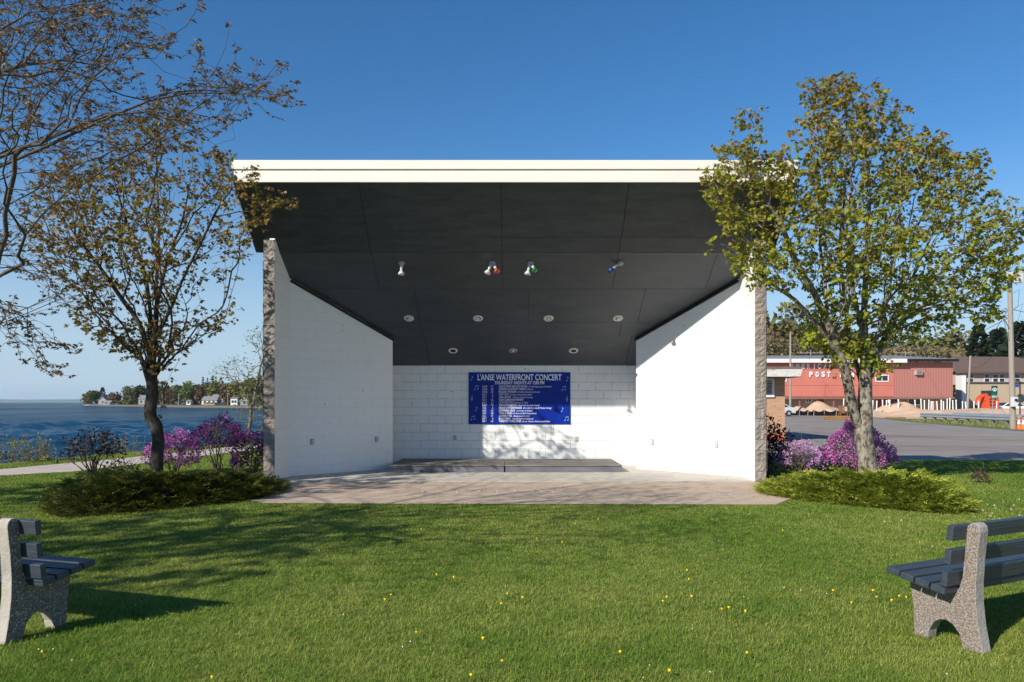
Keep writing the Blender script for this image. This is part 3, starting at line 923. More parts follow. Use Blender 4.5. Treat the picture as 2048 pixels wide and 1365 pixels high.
# chalk scribbles on the apron
chalk_root = empty('chalk_drawing', (0, 12.8, 0), 'faint white chalk scribbles across the concrete in front of the stage', 'chalk drawing')
def chalk(pts, wd=.016):
    mb = MB()
    pts = [G(px, py) for px, py in pts]
    for a, c in zip(pts[:-1], pts[1:]):
        n = Vector((-(c.y - a.y), c.x - a.x)).normalized() * wd
        mb.face([(a.x - n.x, a.y - n.y, .0125), (c.x - n.x, c.y - n.y, .0125), (c.x + n.x, c.y + n.y, .0125), (a.x + n.x, a.y + n.y, .0125)])
    mb.build('chalk_stroke', M['chalk'], chalk_root)
for st in ([(845, 990), (846, 984), (872, 981), (880, 979)], [(913, 990), (916, 982), (930, 985), (952, 981), (968, 979)], [(995, 988), (993, 981), (1020, 979), (1031, 983), (1026, 989), (996, 990)],
           [(955, 987), (962, 981), (970, 979)], [(1040, 985), (1050, 982)], [(1070, 990), (1063, 985), (1075, 981)], [(1077, 981), (1085, 986), (1103, 983), (1109, 989), (1122, 991), (1128, 986)],
           [(1140, 984), (1155, 982)], [(1143, 989), (1152, 982)], [(1308, 984), (1360, 990), (1400, 990), (1445, 991)], [(1432, 992), (1440, 988), (1462, 988), (1458, 993), (1432, 993)], [(1395, 977), (1460, 987)]):
    chalk(st, .013)
# fallen leaves and crumbs on the floor
def litter(n, x0, x1, y0, y1, z, name, lab):
    mb = MB()
    for k in range(n):
        x, y = random.uniform(x0, x1), random.uniform(y0, y1)
        s = random.uniform(.008, .026)
        a = random.uniform(0, 6.28)
        mb.face([(x + s * math.cos(a + i * 1.57) * random.uniform(.5, 1.2), y + s * math.sin(a + i * 1.57), z + random.uniform(.003, .014)) for i in range(4)])
    o = mb.build(name, pmat('dead_leaf', (.12, .07, .035), .9, .5, 30))
    o['kind'] = 'stuff'
    return tag(o, lab, 'leaf litter')
litter(170, -3.6, 4.4, 12.0, 16.5, .018, 'leaf_litter', 'scattered dead leaves and crumbs on the bandshell concrete')


# ------------------------------------------------------------------ benches
def bench(name, origin, rz, label, group):
    """local x along the bench from its near end, y towards the sitter's feet, z up; the first frame stands 0.3 m in"""
    t_ = empty(name, origin, label, 'bench', group, rz)
    L = 1.83
    prof = [(0, 0), (.03, .16), (.045, .30), (.046, .42), (.036, .58), (.018, .74), (.022, .775), (.045, .795), (.075, .795), (.098, .77), (.112, .62), (.128, .45), (.150, .375),
            (.20, .335), (.47, .375), (.485, .34), (.462, .2), (.452, 0), (.36, 0), (.35, .06), (.32, .115), (.275, .148), (.235, .155), (.19, .135), (.15, .09), (.125, 0)]
    for fx in (.18, L - .18):
        mb = MB()
        n = len(prof)
        mb.prism([(y, z) for y, z in prof], 'x', fx - .045, fx + .045)
        # faces: flanks in exposed aggregate (index 0), cast edges (index 1)
        mb.mi = [0, 0] + [1] * n
        o = mb.build('end_frame', [M['agg'], M['bench_concrete']], t_, True, bevel=.006)
    for z, y, th in ((.735, .100, .0), (.585, .118, .0), (.445, .140, .0)):
        MB().box((L / 2, y + .02, z), (L + random.uniform(-.01, .01), .042, .092), rot=Matrix.Rotation(R(6), 3, 'X')).build('back_slat', M['bench_paint'], t_, True, bevel=.004)
    for k in range(4):
        y = .205 + k * .103
        z = .372 + k * .0165
        MB().box((L / 2, y, z), (L + random.uniform(-.012, .012), .094, .042), rot=Matrix.Rotation(R(8), 3, 'X')).build('seat_plank', M['bench_paint'], t_, True, bevel=.004)
    return t_
# exposed aggregate: pebbles set in cement
am2 = bpy.data.materials.new('exposed_aggregate')
t = NT(am2)
bs = t.n['Principled BSDF']
bs.inputs['Roughness'].default_value = .9
bs.inputs['Specular IOR Level'].default_value = .2
tc = t.new('ShaderNodeTexCoord')
vo = t.new('ShaderNodeTexVoronoi'); vo.inputs['Scale'].default_value = 85
t.link(tc.outputs['Object'], vo.inputs['Vector'])
cr = t.new('ShaderNodeValToRGB')
e = cr.color_ramp
e.elements[0].position = 0; e.elements[0].color = (.08, .06, .05, 1)
e.elements[1].position = 1; e.elements[1].color = (.55, .50, .44, 1)
for p_, c_ in ((.3, (.24, .17, .13, 1)), (.5, (.36, .29, .24, 1)), (.7, (.25, .23, .22, 1))):
    q = e.elements.new(p_); q.color = c_
sp = t.new('ShaderNodeSeparateColor')
t.link(vo.outputs['Color'], sp.inputs[0])
t.link(sp.outputs[0], cr.inputs[0])
mx = t.new('ShaderNodeMix', data_type='RGBA')
gt = t.new('ShaderNodeMapRange')
gt.inputs['From Min'].default_value = .35; gt.inputs['From Max'].default_value = .6
t.link(vo.outputs['Distance'], gt.inputs['Value'])
t.link(gt.outputs[0], mx.inputs['Factor'])
t.link(cr.outputs[0], mx.inputs['A'])
mx.inputs['B'].default_value = (.2, .17, .145, 1)
t.link(mx.outputs['Result'], bs.inputs['Base Color'])
bp = t.new('ShaderNodeBump'); bp.inputs['Strength'].default_value = 1; bp.inputs['Distance'].default_value = .006; bp.invert = True
t.link(vo.outputs['Distance'], bp.inputs['Height'])
t.link(bp.outputs['Normal'], bs.inputs['Normal'])
M['agg'] = am2

def place_bench(name, back_foot, front_foot, mirror, label):
    """back and front foot of the near frame (world x,y)"""
    bf = Vector(back_foot); ff = Vector(front_foot)
    fd = (ff - bf).normalized()                       # local +y
    rz = math.atan2(fd.y, fd.x) - math.pi / 2
    ax = Vector((math.cos(rz), math.sin(rz)))         # local +x
    fx = (1.83 - .18) if mirror else .18              # the visible frame is the far one when mirrored
    o = bf - ax * fx - fd * .02
    return bench(name, (o.x, o.y, 0), rz, label, None)
place_bench('park_bench', (2.90, 4.70), (2.70, 5.09), False, 'blue-grey slatted bench with pebbled concrete frames, its frame standing in sunlight')
place_bench('park_bench', (-3.25, 4.88), (-3.12, 5.27), True, 'blue-grey slatted bench whose pebbled concrete frame is in dark shade')
for o in [o for o in bpy.data.objects if o.name.startswith('park_bench')]:
    o['group'] = 'concrete framed benches on the lawn'

# ------------------------------------------------------------------ trees
class Tree:
    def __init__(self):
        self.p, self.par, self.pl = [], [], []
    def limb(self, pts, start=None, step=.22):
        """adds a hand-laid limb (list of Vector); starts from node index or from its own first point"""
        idx = start
        if idx is None:
            self.p.append(np.array(pts[0], float)); self.par.append(-1); self.pl.append(0.0)
            idx = 0
            seq = pts[1:]
        else:
            seq = pts
        # smooth through the points
        ctrl = [Vector(self.p[idx])] + [Vector(q) for q in seq]
        ids = [idx]
        for a in range(len(ctrl) - 1):
            p0 = ctrl[max(a - 1, 0)]; p1 = ctrl[a]; p2 = ctrl[a + 1]; p3 = ctrl[min(a + 2, len(ctrl) - 1)]
            n = max(1, int((p2 - p1).length / step))
            for k in range(1, n + 1):
                s = k / n
                q = .5 * ((2 * p1) + (p2 - p0) * s + (2 * p0 - 5 * p1 + 4 * p2 - p3) * s * s + (3 * p1 - p0 - 3 * p2 + p3) * s ** 3)
                self.add(np.array(q), ids[-1])
                ids.append(len(self.p) - 1)
        return ids
    def add(self, q, par):
        self.p.append(q); self.par.append(par)
        self.pl.append(self.pl[par] + np.linalg.norm(q - self.p[par]))
        return len(self.p) - 1
    def near(self, q):
        a = np.array(self.p)
        return int(np.argmin(np.linalg.norm(a - np.array(q), axis=1)))
    def grow(self, A, bf=.45, skip=0):
        """join the crown points to the limbs, each to the node that keeps the way to the root short"""
        A = np.asarray(A, float)
        N = len(A)
        best = np.full(N, 1e9); bp_ = np.zeros(N, int)
        for i in range(skip, len(self.p)):
            c = np.linalg.norm(A - self.p[i], axis=1)
            c = c + bf * self.pl[i] + np.where(A[:, 2] < self.p[i][2] - .1, .35 * c, 0)
            k = c < best
            best[k] = c[k]; bp_[k] = i
        left = np.ones(N, bool)
        for _ in range(N):
            j = int(np.argmin(np.where(left, best, 1e9)))
            left[j] = False
            a, q = self.p[bp_[j]], A[j]
            L = np.linalg.norm(q - a)
            pid = bp_[j]
            if L > .35:                                   # a bend on the way, bowed a little upward
                m_ = (a + q) / 2 + RNG.normal(0, .05 * L, 3) + np.array([0, 0, .04 * L])
                pid = self.add(m_, pid)
            i = self.add(q, pid)
            for z in ([i] if pid == bp_[j] else [pid, i]):
                c = np.linalg.norm(A - self.p[z], axis=1)
                c = c + bf * self.pl[z] + np.where(A[:, 2] < self.p[z][2] - .1, .35 * c, 0)
                k = (c < best) & left
                best[k] = c[k]; bp_[k] = z
    def finish(self, root_r, tip_r=.004, fixed=0, passes=2):
        n = len(self.p)
        self.ch = [[] for _ in range(n)]
        for i, p in enumerate(self.par):
            if p >= 0: self.ch[p].append(i)
        for _ in range(passes):
            for i in range(fixed, n):
                if self.ch[i] and self.par[i] >= 0:
                    m_ = sum(self.p[c] for c in self.ch[i]) / len(self.ch[i])
                    self.p[i] = self.p[i] * .5 + self.p[self.par[i]] * .25 + m_ * .25
        def rad(ex):
            r = np.zeros(n)
            for i in range(n - 1, -1, -1):
                r[i] = tip_r ** ex if not self.ch[i] else sum(r[c] for c in self.ch[i])
            return r ** (1 / ex)
        lo, hi = 1.3, 5
        for _ in range(30):
            m_ = (lo + hi) / 2
            if rad(m_)[0] > root_r: lo = m_
            else: hi = m_
        self.r = rad((lo + hi) / 2)
        return self
    def mesh(self, name, mat, parent, flare=1.35, rmin=0.0):
        mb = MB()
        stack = [0]
        first = True
        seen_tip = 0
        while stack:
            s = stack.pop()
            chain = [s] if self.par[s] < 0 else [self.par[s], s]
            cur = s
            while self.ch[cur]:
                m_ = max(self.ch[cur], key=lambda c: self.r[c])
                for c in self.ch[cur]:
                    if c != m_: stack.append(c)
                chain.append(m_)
                cur = m_
            rr = [self.r[i] for i in chain]
            if self.par[s] >= 0: rr[0] = rr[1]
            if self.par[s] < 0:
                pts = [self.p[i] for i in chain]
                rr = [r * (1 + (flare - 1) * math.exp(-max(0, self.p[i][2] - self.p[0][2]) / .14)) for r, i in zip(rr, chain)]
            big = max(rr)
            rr = [max(r, rmin) for r in rr]
            mb.tube([self.p[i] for i in chain], rr, 12 if big > .06 else 6 if big > .018 else 3 if big < .007 else 4, caps=big > .018)
        return mb.build(name, mat, parent, smooth=True)
    def twigs(self, rmax):
        """points along the thin wood with its direction"""
        pos, dr, tip = [], [], []
        for i in range(1, len(self.p)):
            if self.r[i] <= rmax:
                a, q = self.p[self.par[i]], self.p[i]
                d = q - a
                L = np.linalg.norm(d) + 1e-9
                pos.append(q); dr.append(d / L); tip.append(1.0 if not self.ch[i] else 0.0)
                if L > .2:
                    pos.append(a + d * .5); dr.append(d / L); tip.append(0.0)
        return np.array(pos), np.array(dr), np.array(tip)

def crown_points(poly, depth, n, thick, nscale=1.0, thr=-.15, seed=0.0, rng=RNG, front=None, fk=.6):
    """points filling a crown: inside its outline as seen from the lawn, and as deep as it is far from its edge"""
    xs = [p[0] for p in poly]; ys = [p[1] for p in poly]
    out = []
    while len(out) < n:
        px = rng.uniform(min(xs), max(xs), 4000); py = rng.uniform(min(ys), max(ys), 4000)
        k = in_poly(px, py, poly)
        px, py = px[k], py[k]
        ed = edge_dist(px, py, poly) / F * depth
        hw = np.minimum(thick, .25 + 1.15 * ed)
        dd = depth + rng.uniform(-1, 1, len(px)) * hw
        if front is not None:                             # twigs that pass before the roof edge
            k = front(px)
            dd = np.where(k, np.minimum(dd, 13.55 - rng.uniform(0, 1.1, len(px))), dd)
        q = np.stack([(px - CX) / F * dd, dd, H - (py - HY) / F * dd], 1)
        nz = vnoise(q, nscale, seed)
        # denser towards the outside of the crown, where the light is
        if front is not None:
            nz = np.where(front(px) & (rng.uniform(0, 1, len(px)) > fk), -9, nz)
        keep = (nz > thr) & (rng.uniform(0, 1, len(px)) < .35 + .65 * np.clip(np.abs(dd - depth) / (hw + .01), 0, 1))
        out += list(q[keep])
    return np.array(out[:n])

def leaf_shoots(tw, n_per, spread, size, name, mat, parent, tint_fn, tpl=(MAPLE_V, MAPLE_F), droop=.9, tip_boost=2.0, rng=RNG, roll=.6, tuft=0.0, per=5):
    pos, dr, tip = tw
    if tuft:                                              # leaves opened in little umbrellas, one per bud
        reps = np.floor(n_per * (1 + (tip_boost - 1) * tip) + rng.uniform(0, 1, len(pos))).astype(int)
        pos = np.repeat(pos, reps, 0); dr = np.repeat(dr, reps, 0)
        N = len(pos)
        pos = pos + rng.normal(0, spread, (N, 3))
        k = rng.integers(per - 2, per + 3, N)
        P_ = np.repeat(pos, k, 0); D_ = np.repeat(dr, k, 0)
        N = len(P_)
        az = rng.uniform(0, 2 * np.pi, N)
        A_ = np.stack([np.cos(az), np.sin(az), -droop * rng.uniform(-.2, 1.9, N)], 1) + D_ * .25
        P_ = P_ + A_ * tuft * rng.uniform(0, 1, (N, 1))
        bt = np.repeat(rng.normal(0, .16, len(pos)), k)
        return leaves(name, P_, A_, size * rng.uniform(.55, 1.25, N), np.clip(tint_fn(P_, rng) + bt, 0, 1), mat, parent, tpl, rng, roll)
    reps = np.maximum(0, np.round(n_per * (1 + (tip_boost - 1) * tip) * rng.uniform(.4, 1.6, len(pos)))).astype(int)
    P_ = np.repeat(pos, reps, 0); D_ = np.repeat(dr, reps, 0)
    N = len(P_)
    P_ = P_ + rng.normal(0, spread, (N, 3)) + D_ * rng.uniform(-.02, spread * 2, (N, 1))
    az = rng.uniform(0, 2 * np.pi, N)
    A_ = np.stack([np.cos(az), np.sin(az), -droop * rng.uniform(.1, 1.6, N)], 1) + D_ * .4
    S_ = size * rng.uniform(.6, 1.25, N)
    return leaves(name, P_, A_, S_, tint_fn(P_, rng), mat, parent, tpl, rng, roll)

def px_limb(pts, depth, dz=None):
    return [P(x, y, depth + (dz[i] if dz else 0)) for i, (x, y) in enumerate(pts)]

# right maple: forked trunk, full young crown
D_ = 13.9
base = Vector((P(1739, 958, D_).x, D_, 0))
mr_ = empty('maple_tree', base, 'forked maple with a full crown of green and bronze leaves right of the bandshell', 'tree', 'young maples beside the bandshell')
T = Tree()
tr_ = T.limb([base] + px_limb([(1735, 925), (1731, 893), (1726, 866)], D_))
ll = T.limb(px_limb([(1712, 838), (1704, 815), (1698, 778), (1691, 745), (1681, 715), (1669, 680), (1655, 645)], D_, [0, -.05, -.1, -.15, -.2, -.3, -.4]), tr_[-1])
T.limb(px_limb([(1630, 590), (1590, 520), (1560, 440)], D_, [-.5, -.8, -1.0]), ll[-1])
T.limb(px_limb([(1650, 560), (1640, 470), (1660, 330)], D_, [0, .3, .4]), ll[-1])
T.limb(px_limb([(1640, 660), (1590, 600), (1530, 560), (1480, 500)], D_, [-.4, -.5, -.5, -.6]), ll[-3])
rl = T.limb(px_limb([(1731, 840), (1730, 800), (1731, 762)], D_, [.02, .08, .1]), tr_[-1])
u1 = T.limb(px_limb([(1731, 737), (1729, 700), (1727, 660), (1731, 560), (1738, 430), (1735, 300)], D_, [.1, .1, .15, .25, .3, .3]), rl[-1])
u2 = T.limb(px_limb([(1741, 752), (1751, 722), (1768, 680), (1805, 600), (1850, 500), (1890, 420)], D_, [.2, .3, .4, .6, .8, .9]), rl[-1])
T.limb(px_limb([(1850, 610), (1910, 560), (1970, 500)], D_, [.1, -.1, -.2]), u2[-8])
T.limb(px_limb([(1715, 735), (1700, 690), (1690, 600), (1680, 500), (1690, 380)], D_, [.4, .6, .8, .9, 1.0]), rl[-2])
T.limb(px_limb([(1760, 640), (1790, 520), (1800, 400), (1800, 300)], D_, [-.3, -.7, -.9, -.8]), u1[-14])
POLY = [(1402, 352), (1412, 395), (1440, 430), (1435, 485), (1450, 510), (1470, 545), (1505, 560), (1540, 585), (1590, 600), (1620, 650), (1590, 680), (1640, 690), (1700, 705),
        (1760, 695), (1800, 665), (1850, 655), (1900, 645), (1960, 640), (2000, 625), (2012, 580), (2044, 540), (2030, 490), (2060, 450), (2060, 405), (2000, 380), (1975, 385), (1985, 330),
        (1960, 300), (1935, 325), (1900, 300), (1880, 260), (1850, 275), (1835, 195), (1800, 180), (1745, 165), (1690, 148), (1655, 155), (1602, 165), (1612, 205), (1585, 235), (1600, 290),
        (1575, 255), (1530, 225), (1490, 215), (1470, 275), (1425, 280), (1430, 320)]
A = crown_points(POLY, D_, 2500, 2.3, .8, -.24, 3.0, front=lambda px: px < 1612)
low = [(1625, 670), (1690, 690), (1760, 700), (1790, 740), (1750, 745), (1700, 742), (1650, 728)]
A = np.concatenate([A, crown_points(low, D_, 60, .8, 1, -.5)])
NF = len(T.p)
T.grow(A, .42, len(tr_))
T.finish(.158, .0036, NF)
T.mesh('trunk', [M['bark_lichen']], mr_)
tw = T.twigs(.0075)
leaf_shoots(tw, 1.4, .07, .071, 'crown', M['leaf_green'], mr_,
            lambda p, g: np.clip(g.normal(.20, .22, len(p)) + .13 * (p[:, 2] - 4.2), 0, 1), droop=.95, tip_boost=1.9, tuft=.05, per=6)

# left maple: single kinked trunk, sparser bronze crown
D_ = 14.1
base = Vector((P(313, 955, D_).x, D_, 0))
ml_ = empty('maple_tree', base, 'slim maple with a kinked trunk and sparse bronze leaves at the lake side', 'tree', 'young maples beside the bandshell')
T = Tree()
tr_ = T.limb([base] + px_limb([(314, 915), (317, 880), (313, 852), (302, 836), (300, 822), (305, 790), (304, 760), (303, 725), (306, 690)], D_))
up = T.limb(px_limb([(312, 640), (313, 560), (318, 470), (315, 380), (312, 290)], D_, [.05, .1, .2, .25, .3]), tr_[-1])
T.limb(px_limb([(280, 650), (245, 600), (200, 535), (150, 470), (95, 400)], D_, [-.1, -.2, -.4, -.7, -.9]), tr_[-2])
T.limb(px_limb([(300, 620), (288, 540), (255, 450), (225, 350)], D_, [.2, .3, .5, .7]), tr_[-1])
T.limb(px_limb([(345, 610), (365, 560), (400, 490), (440, 410), (480, 360)], D_, [0, -.2, -.5, -.8, -1.0]), tr_[-1])
T.limb(px_limb([(350, 680), (385, 655), (430, 630)], D_, [.2, .4, .5]), tr_[-1])
T.limb(px_limb([(270, 690), (220, 670), (160, 650)], D_, [-.2, -.4, -.5]), tr_[-4])
T.limb(px_limb([(335, 520), (365, 440), (385, 330), (390, 260)], D_, [.4, .7, .9, .9]), up[3])
T.limb(px_limb([(380, 500), (430, 460), (490, 430), (545, 405)], D_, [-.3, -.6, -.9, -1.1]), up[5])
POLY = [(255, 235), (300, 205), (345, 215), (400, 240), (450, 300), (500, 325), (530, 350), (545, 380), (592, 398), (575, 430), (520, 445), (505, 470), (490, 520), (478, 560), (462, 590),
        (468, 625), (440, 660), (398, 690), (350, 708), (330, 745), (300, 735), (250, 712), (205, 688), (140, 635), (160, 600), (120, 560), (80, 545), (30, 500), (40, 430), (60, 360), (120, 320), (180, 285)]
A = crown_points(POLY, D_, 2000, 2.1, .8, -.2, 9.0, front=lambda px: px > 455, fk=.34)
A = np.concatenate([A, crown_points([(150, 640), (300, 640), (460, 630), (400, 690), (330, 738), (270, 720), (205, 690)], D_, 170, 1.3, 1, -.6)])
NF = len(T.p)
T.grow(A, .42, len(tr_) - 4)
T.limb(px_limb([(322, 800), (330, 765), (345, 735), (358, 722)], D_, [.05, .1, .1, .1]), tr_[-10])
T.finish(.108, .0034, NF)
T.mesh('trunk', [M['bark_dark']], ml_)
tw = T.twigs(.0068)
leaf_shoots(tw, 1.15, .06, .061, 'crown', M['leaf_bronze'], ml_, lambda p, g: np.clip(g.normal(.50, .25, len(p)), 0, 1), droop=.8, tip_boost=1.8, tuft=.035, per=5)

# big silver maple at the left edge: trunk outside the frame, spreading limbs with budding twigs
base = Vector((-7.0, 5.9, 0))
ms_ = empty('silver_maple_tree', base, 'large budding tree reaching in with bare spreading limbs above the lake', 'tree')
T = Tree()
tr_ = T.limb([base, Vector((-6.95, 5.9, .9)), Vector((-6.85, 5.95, 1.9)), Vector((-6.8, 5.98, 2.6)), Vector((-6.75, 6.0, 3.3))])
l1 = T.limb([P(-190, 420, 6.3)] + px_limb([(-60, 362), (0, 333), (100, 290), (200, 243), (300, 201), (380, 186), (470, 187), (560, 200)], 6.3, [0, 0, 0, .05, .1, .2, .3, .45]), tr_[-3])
l1b = T.limb(px_limb([(215, 232), (300, 222), (380, 262), (430, 290), (470, 278)], 6.3, [0, .1, .2, .2, .2]), l1[-14])
l2 = T.limb([P(-330, 250, 6.4), P(-120, 165, 6.6)] + px_limb([(0, 148), (60, 153), (120, 182), (180, 218), (240, 262), (262, 330)], 6.7), tr_[-1])
l3 = T.limb([P(-250, 330, 5.8), P(-100, 220, 5.6)] + px_limb([(0, 130), (55, 62), (150, 38), (240, 28), (320, 50)], 5.4), tr_[-2])
l4 = T.limb([P(-180, 150, 6.0)] + px_limb([(0, 60), (60, 25), (90, -30), (150, -110)], 5.9), tr_[-1])
l5 = T.limb([P(-200, 440, 6.2), P(-80, 420, 6.6)] + px_limb([(0, 480), (50, 520), (90, 570), (130, 605)], 7.0), tr_[-4])
l6 = T.limb([P(-180, 560, 5.8), P(-60, 600, 5.6)] + px_limb([(0, 648), (50, 690), (82, 722)], 5.6), tr_[-6])
l7 = T.limb([P(-150, 520, 5.9), P(-60, 560, 6.0)] + px_limb([(0, 600), (60, 645), (110, 700), (130, 690)], 6.2), tr_[-5])
for (x, y, z) in ((-6.6, 4.4, 5.2), (-9.0, 5.2, 5.6), (-6.0, 7.0, 6.8), (-7.8, 8.0, 6.2), (-5.4, 4.4, 4.6), (-6.9, 6.0, 8.0), (-7.6, 2.6, 4.2), (-5.2, 6.4, 6.9), (-6.4, 1.8, 3.8), (-10.2, 7.4, 5.0)):
    e = Vector((x, y, z))
    T.limb([Vector((-6.8, 5.95, 3.6)).lerp(e, .4) + Vector((0, 0, .3)), e], tr_[-1])
REG = [[(-300, -260), (310, -200), (318, 30), (300, 70), (335, 72), (330, 105), (240, 120), (245, 150), (225, 175), (130, 160), (60, 150), (-300, 160)],
       [(-300, 150), (60, 130), (140, 150), (250, 190), (270, 225), (330, 170), (420, 130), (500, 150), (555, 155), (572, 195), (540, 215), (480, 225), (465, 270), (400, 275), (340, 290), (250, 330), (180, 380),
        (100, 420), (0, 440), (-300, 420)],
       [(-300, 420), (0, 400), (80, 470), (120, 540), (170, 580), (180, 610), (130, 625), (60, 560), (0, 540), (-300, 560)],
       [(-300, 560), (-20, 580), (60, 620), (105, 640), (135, 690), (95, 700), (85, 728), (40, 715), (0, 680), (-300, 690)]]
def ok(px, py):
    r = np.zeros(px.shape, bool)
    for q in REG: r |= in_poly(px, py, q)
    return r
p_in, p_off = [], []
while len(p_in) < 1500 or len(p_off) < 2600:
    q = RNG.normal(0, 1, (6000, 3))
    q /= np.linalg.norm(q, axis=1, keepdims=True)
    q *= (RNG.uniform(0.05, 1, (6000, 1)) ** .42) * np.array([5.4, 4.8, 3.8])
    q += np.array([-6.6, 5.7, 5.0])
    q = q[(q[:, 2] > 1.8) & (q[:, 1] > .8)]
    px = CX + q[:, 0] / q[:, 1] * F; py = HY - (q[:, 2] - H) / q[:, 1] * F
    infr = (px > -20) & (px < 2068) & (py > -20)
    q = q[np.where(infr, ok(px, py) & (q[:, 1] < 7.9), (q[:, 0] < -4.2) & (q[:, 2] > 2.6))]
    infr = (CX + q[:, 0] / q[:, 1] * F > -20) & (HY - (q[:, 2] - H) / q[:, 1] * F > -20)
    k = vnoise(q, .8, 5) > -.2
    p_in += list(q[k & infr]); p_off += list(q[k & ~infr])
NF = len(T.p)
T.grow(np.array(p_in[:1500] + p_off[:2600]), .35, len(tr_))
T.finish(.105, .0017, NF)
T.mesh('trunk', [M['twig']], ms_)
tw = T.twigs(.0055)
# upward-curling shoot at each twig end
mb = MB()
sp_, sd_ = [], []
pos, dr, tip = tw
for i in range(len(pos)):
    if tip[i] and RNG.uniform() < .8:
        a = Vector(pos[i]); d = Vector(dr[i])
        L = RNG.uniform(.12, .34)
        side = Vector(RNG.normal(0, .25, 3))
        b1 = a + (d + side + Vector((0, 0, -.25))).normalized() * L * .55
        b2 = b1 + (d + side + Vector((0, 0, .55))).normalized() * L * .5
        mb.tube([a, b1, b2], [.0024, .0019, .0013], 3, caps=False)
        for s in (.35, .8):
            sp_.append(a.lerp(b1, s)); sd_.append((b1 - a).normalized())
        for s in (.4, .75, 1.0, 1.0):
            sp_.append(b1.lerp(b2, s)); sd_.append((b2 - b1).normalized())
mb.build('shoots', M['twig'], ms_, smooth=True)
allp = np.concatenate([pos, np.array([tuple(q) for q in sp_])])
alld = np.concatenate([dr, np.array([tuple(q) for q in sd_])])
leaf_shoots((allp, alld, np.zeros(len(allp))), .62, .008, .034, 'crown', M['leaf_bud'], ms_, lambda p, g: np.clip(g.normal(.45, .3, len(p)), 0, 1), (OVAL_V * np.array([.85, 1, 1]), OVAL_F), droop=.45, roll=.8, tuft=.010, per=6)

# a further maple outside the picture, whose shade falls on the pier and the juniper
base = Vector((-11.6, 8.3, 0))
mo_ = empty('maple_tree', base, 'leafy maple at the lake path, wholly left of the picture, shading the juniper', 'tree')
T = Tree()
tr_ = T.limb([base, base + Vector((.1, .05, 1.2)), base + Vector((.1, .1, 2.4)), base + Vector((.2, .1, 4.0)), base + Vector((.2, .2, 6.0))])
A = []
while len(A) < 900:
    q = RNG.normal(0, 1, (3000, 3)); q /= np.linalg.norm(q, axis=1, keepdims=True)
    q = q * RNG.uniform(.1, 1, (3000, 1)) ** .45 * np.array([2.9, 2.9, 2.7]) + np.array([-11.4, 8.4, 5.0])
    q = q[(q[:, 0] / q[:, 1] < -.78)]
    A += list(q[vnoise(q, .9, 8) > -.12])
T.grow(np.array(A[:900]), .42, 3)
T.finish(.13, .0036, len(tr_))
T.mesh('trunk', [M['bark']], mo_)
leaf_shoots(T.twigs(.008), 1.4, .08, .085, 'crown', M['leaf_bronze'], mo_, lambda p, g: np.clip(g.normal(.4, .25, len(p)), 0, 1), droop=.8, tip_boost=1.8, tuft=.045, per=6)

mo2 = mo_.copy(); COL.objects.link(mo2)
for kd in [o for o in bpy.data.objects if o.parent == mo_]:
    c = kd.copy(); COL.objects.link(c); c.parent = mo2
mo2.location = (-10.9, 1.3, 0)
mo2.rotation_euler = (0, 0, 2.1)
mo2.scale = (.95, .95, 1.0)
mo2['label'] = 'leafy maple wholly left of the picture, nearest the camera, shading the lawn'
mo_['group'] = mo2['group'] = 'shade maples left of the picture'

# pale willow-like tree at the shore, behind the bandshell corner
base = Vector((-10.6, 30.5, -.4))
mw_ = empty('shore_tree', base, 'pale airy tree coming into leaf at the shore behind the bandshell', 'tree')
T = Tree()
tr_ = T.limb([base, base + Vector((.1, 0, 1.0)), base + Vector((.3, 0, 2.0))])
T.limb([P(470, 760, 30.5), P(440, 738, 30.5)], tr_[-2]); T.limb([P(520, 740, 31), P(528, 690, 31)], tr_[-1])
A = np.concatenate([crown_points([(412, 742), (425, 722), (470, 718), (510, 730), (540, 700), (560, 780), (545, 860), (520, 880), (480, 860), (470, 820), (500, 770), (450, 762)], 30.5, 260, 1.2, .6, -.3, 2),
                    crown_points([(490, 690), (505, 655), (530, 645), (580, 650), (600, 720), (560, 760), (520, 735)], 31, 150, 1.2, .6, -.3, 4)])
T.grow(A, .35)
T.finish(.075, .006)
T.mesh('trunk', [M['stem']], mw_)
leaf_shoots(T.twigs(.013), 2.6, .13, .105, 'crown', M['leaf_pale'], mw_, lambda p, g: g.uniform(0, 1, len(p)), OVAL_V is not None and (OVAL_V, OVAL_F), droop=.4, tip_boost=1.5)

# ------------------------------------------------------------------ juniper beds
def frond_mesh(rng, L=1.0):
    """one feathery juniper spray: axis curve with drooping tip, paired leaflets"""
    V, Fq = [], []
    n = 11
    for i in range(n):
        s = (i + .5) / n
        y = s * .92; z = .34 * s - .42 * s * s
        ln = .26 * (1 - .72 * s) + .03
        for sd in (-1, 1):
            b = len(V)
            ang = .75 + rng.uniform(-.15, .15)
            dx, dy = sd * ln * math.sin(ang), ln * math.cos(ang)
            dz = rng.uniform(-.05, .07)
            V += [(0, y - .028, z), (dx * .55, y + dy * .5 - .03, z + dz * .6), (dx, y + dy, z + dz - .02), (dx * .5, y + dy * .55 + .03, z + dz * .6)]
            Fq.append((b, b + 1, b + 2, b + 3))
    V += [(-.012, 0, 0), (.012, 0, 0), (.006, .95, -.07), (-.006, .95, -.07)]
    Fq.append(tuple(range(len(V) - 4, len(V))))
    return np.array(V, float), np.array(Fq)
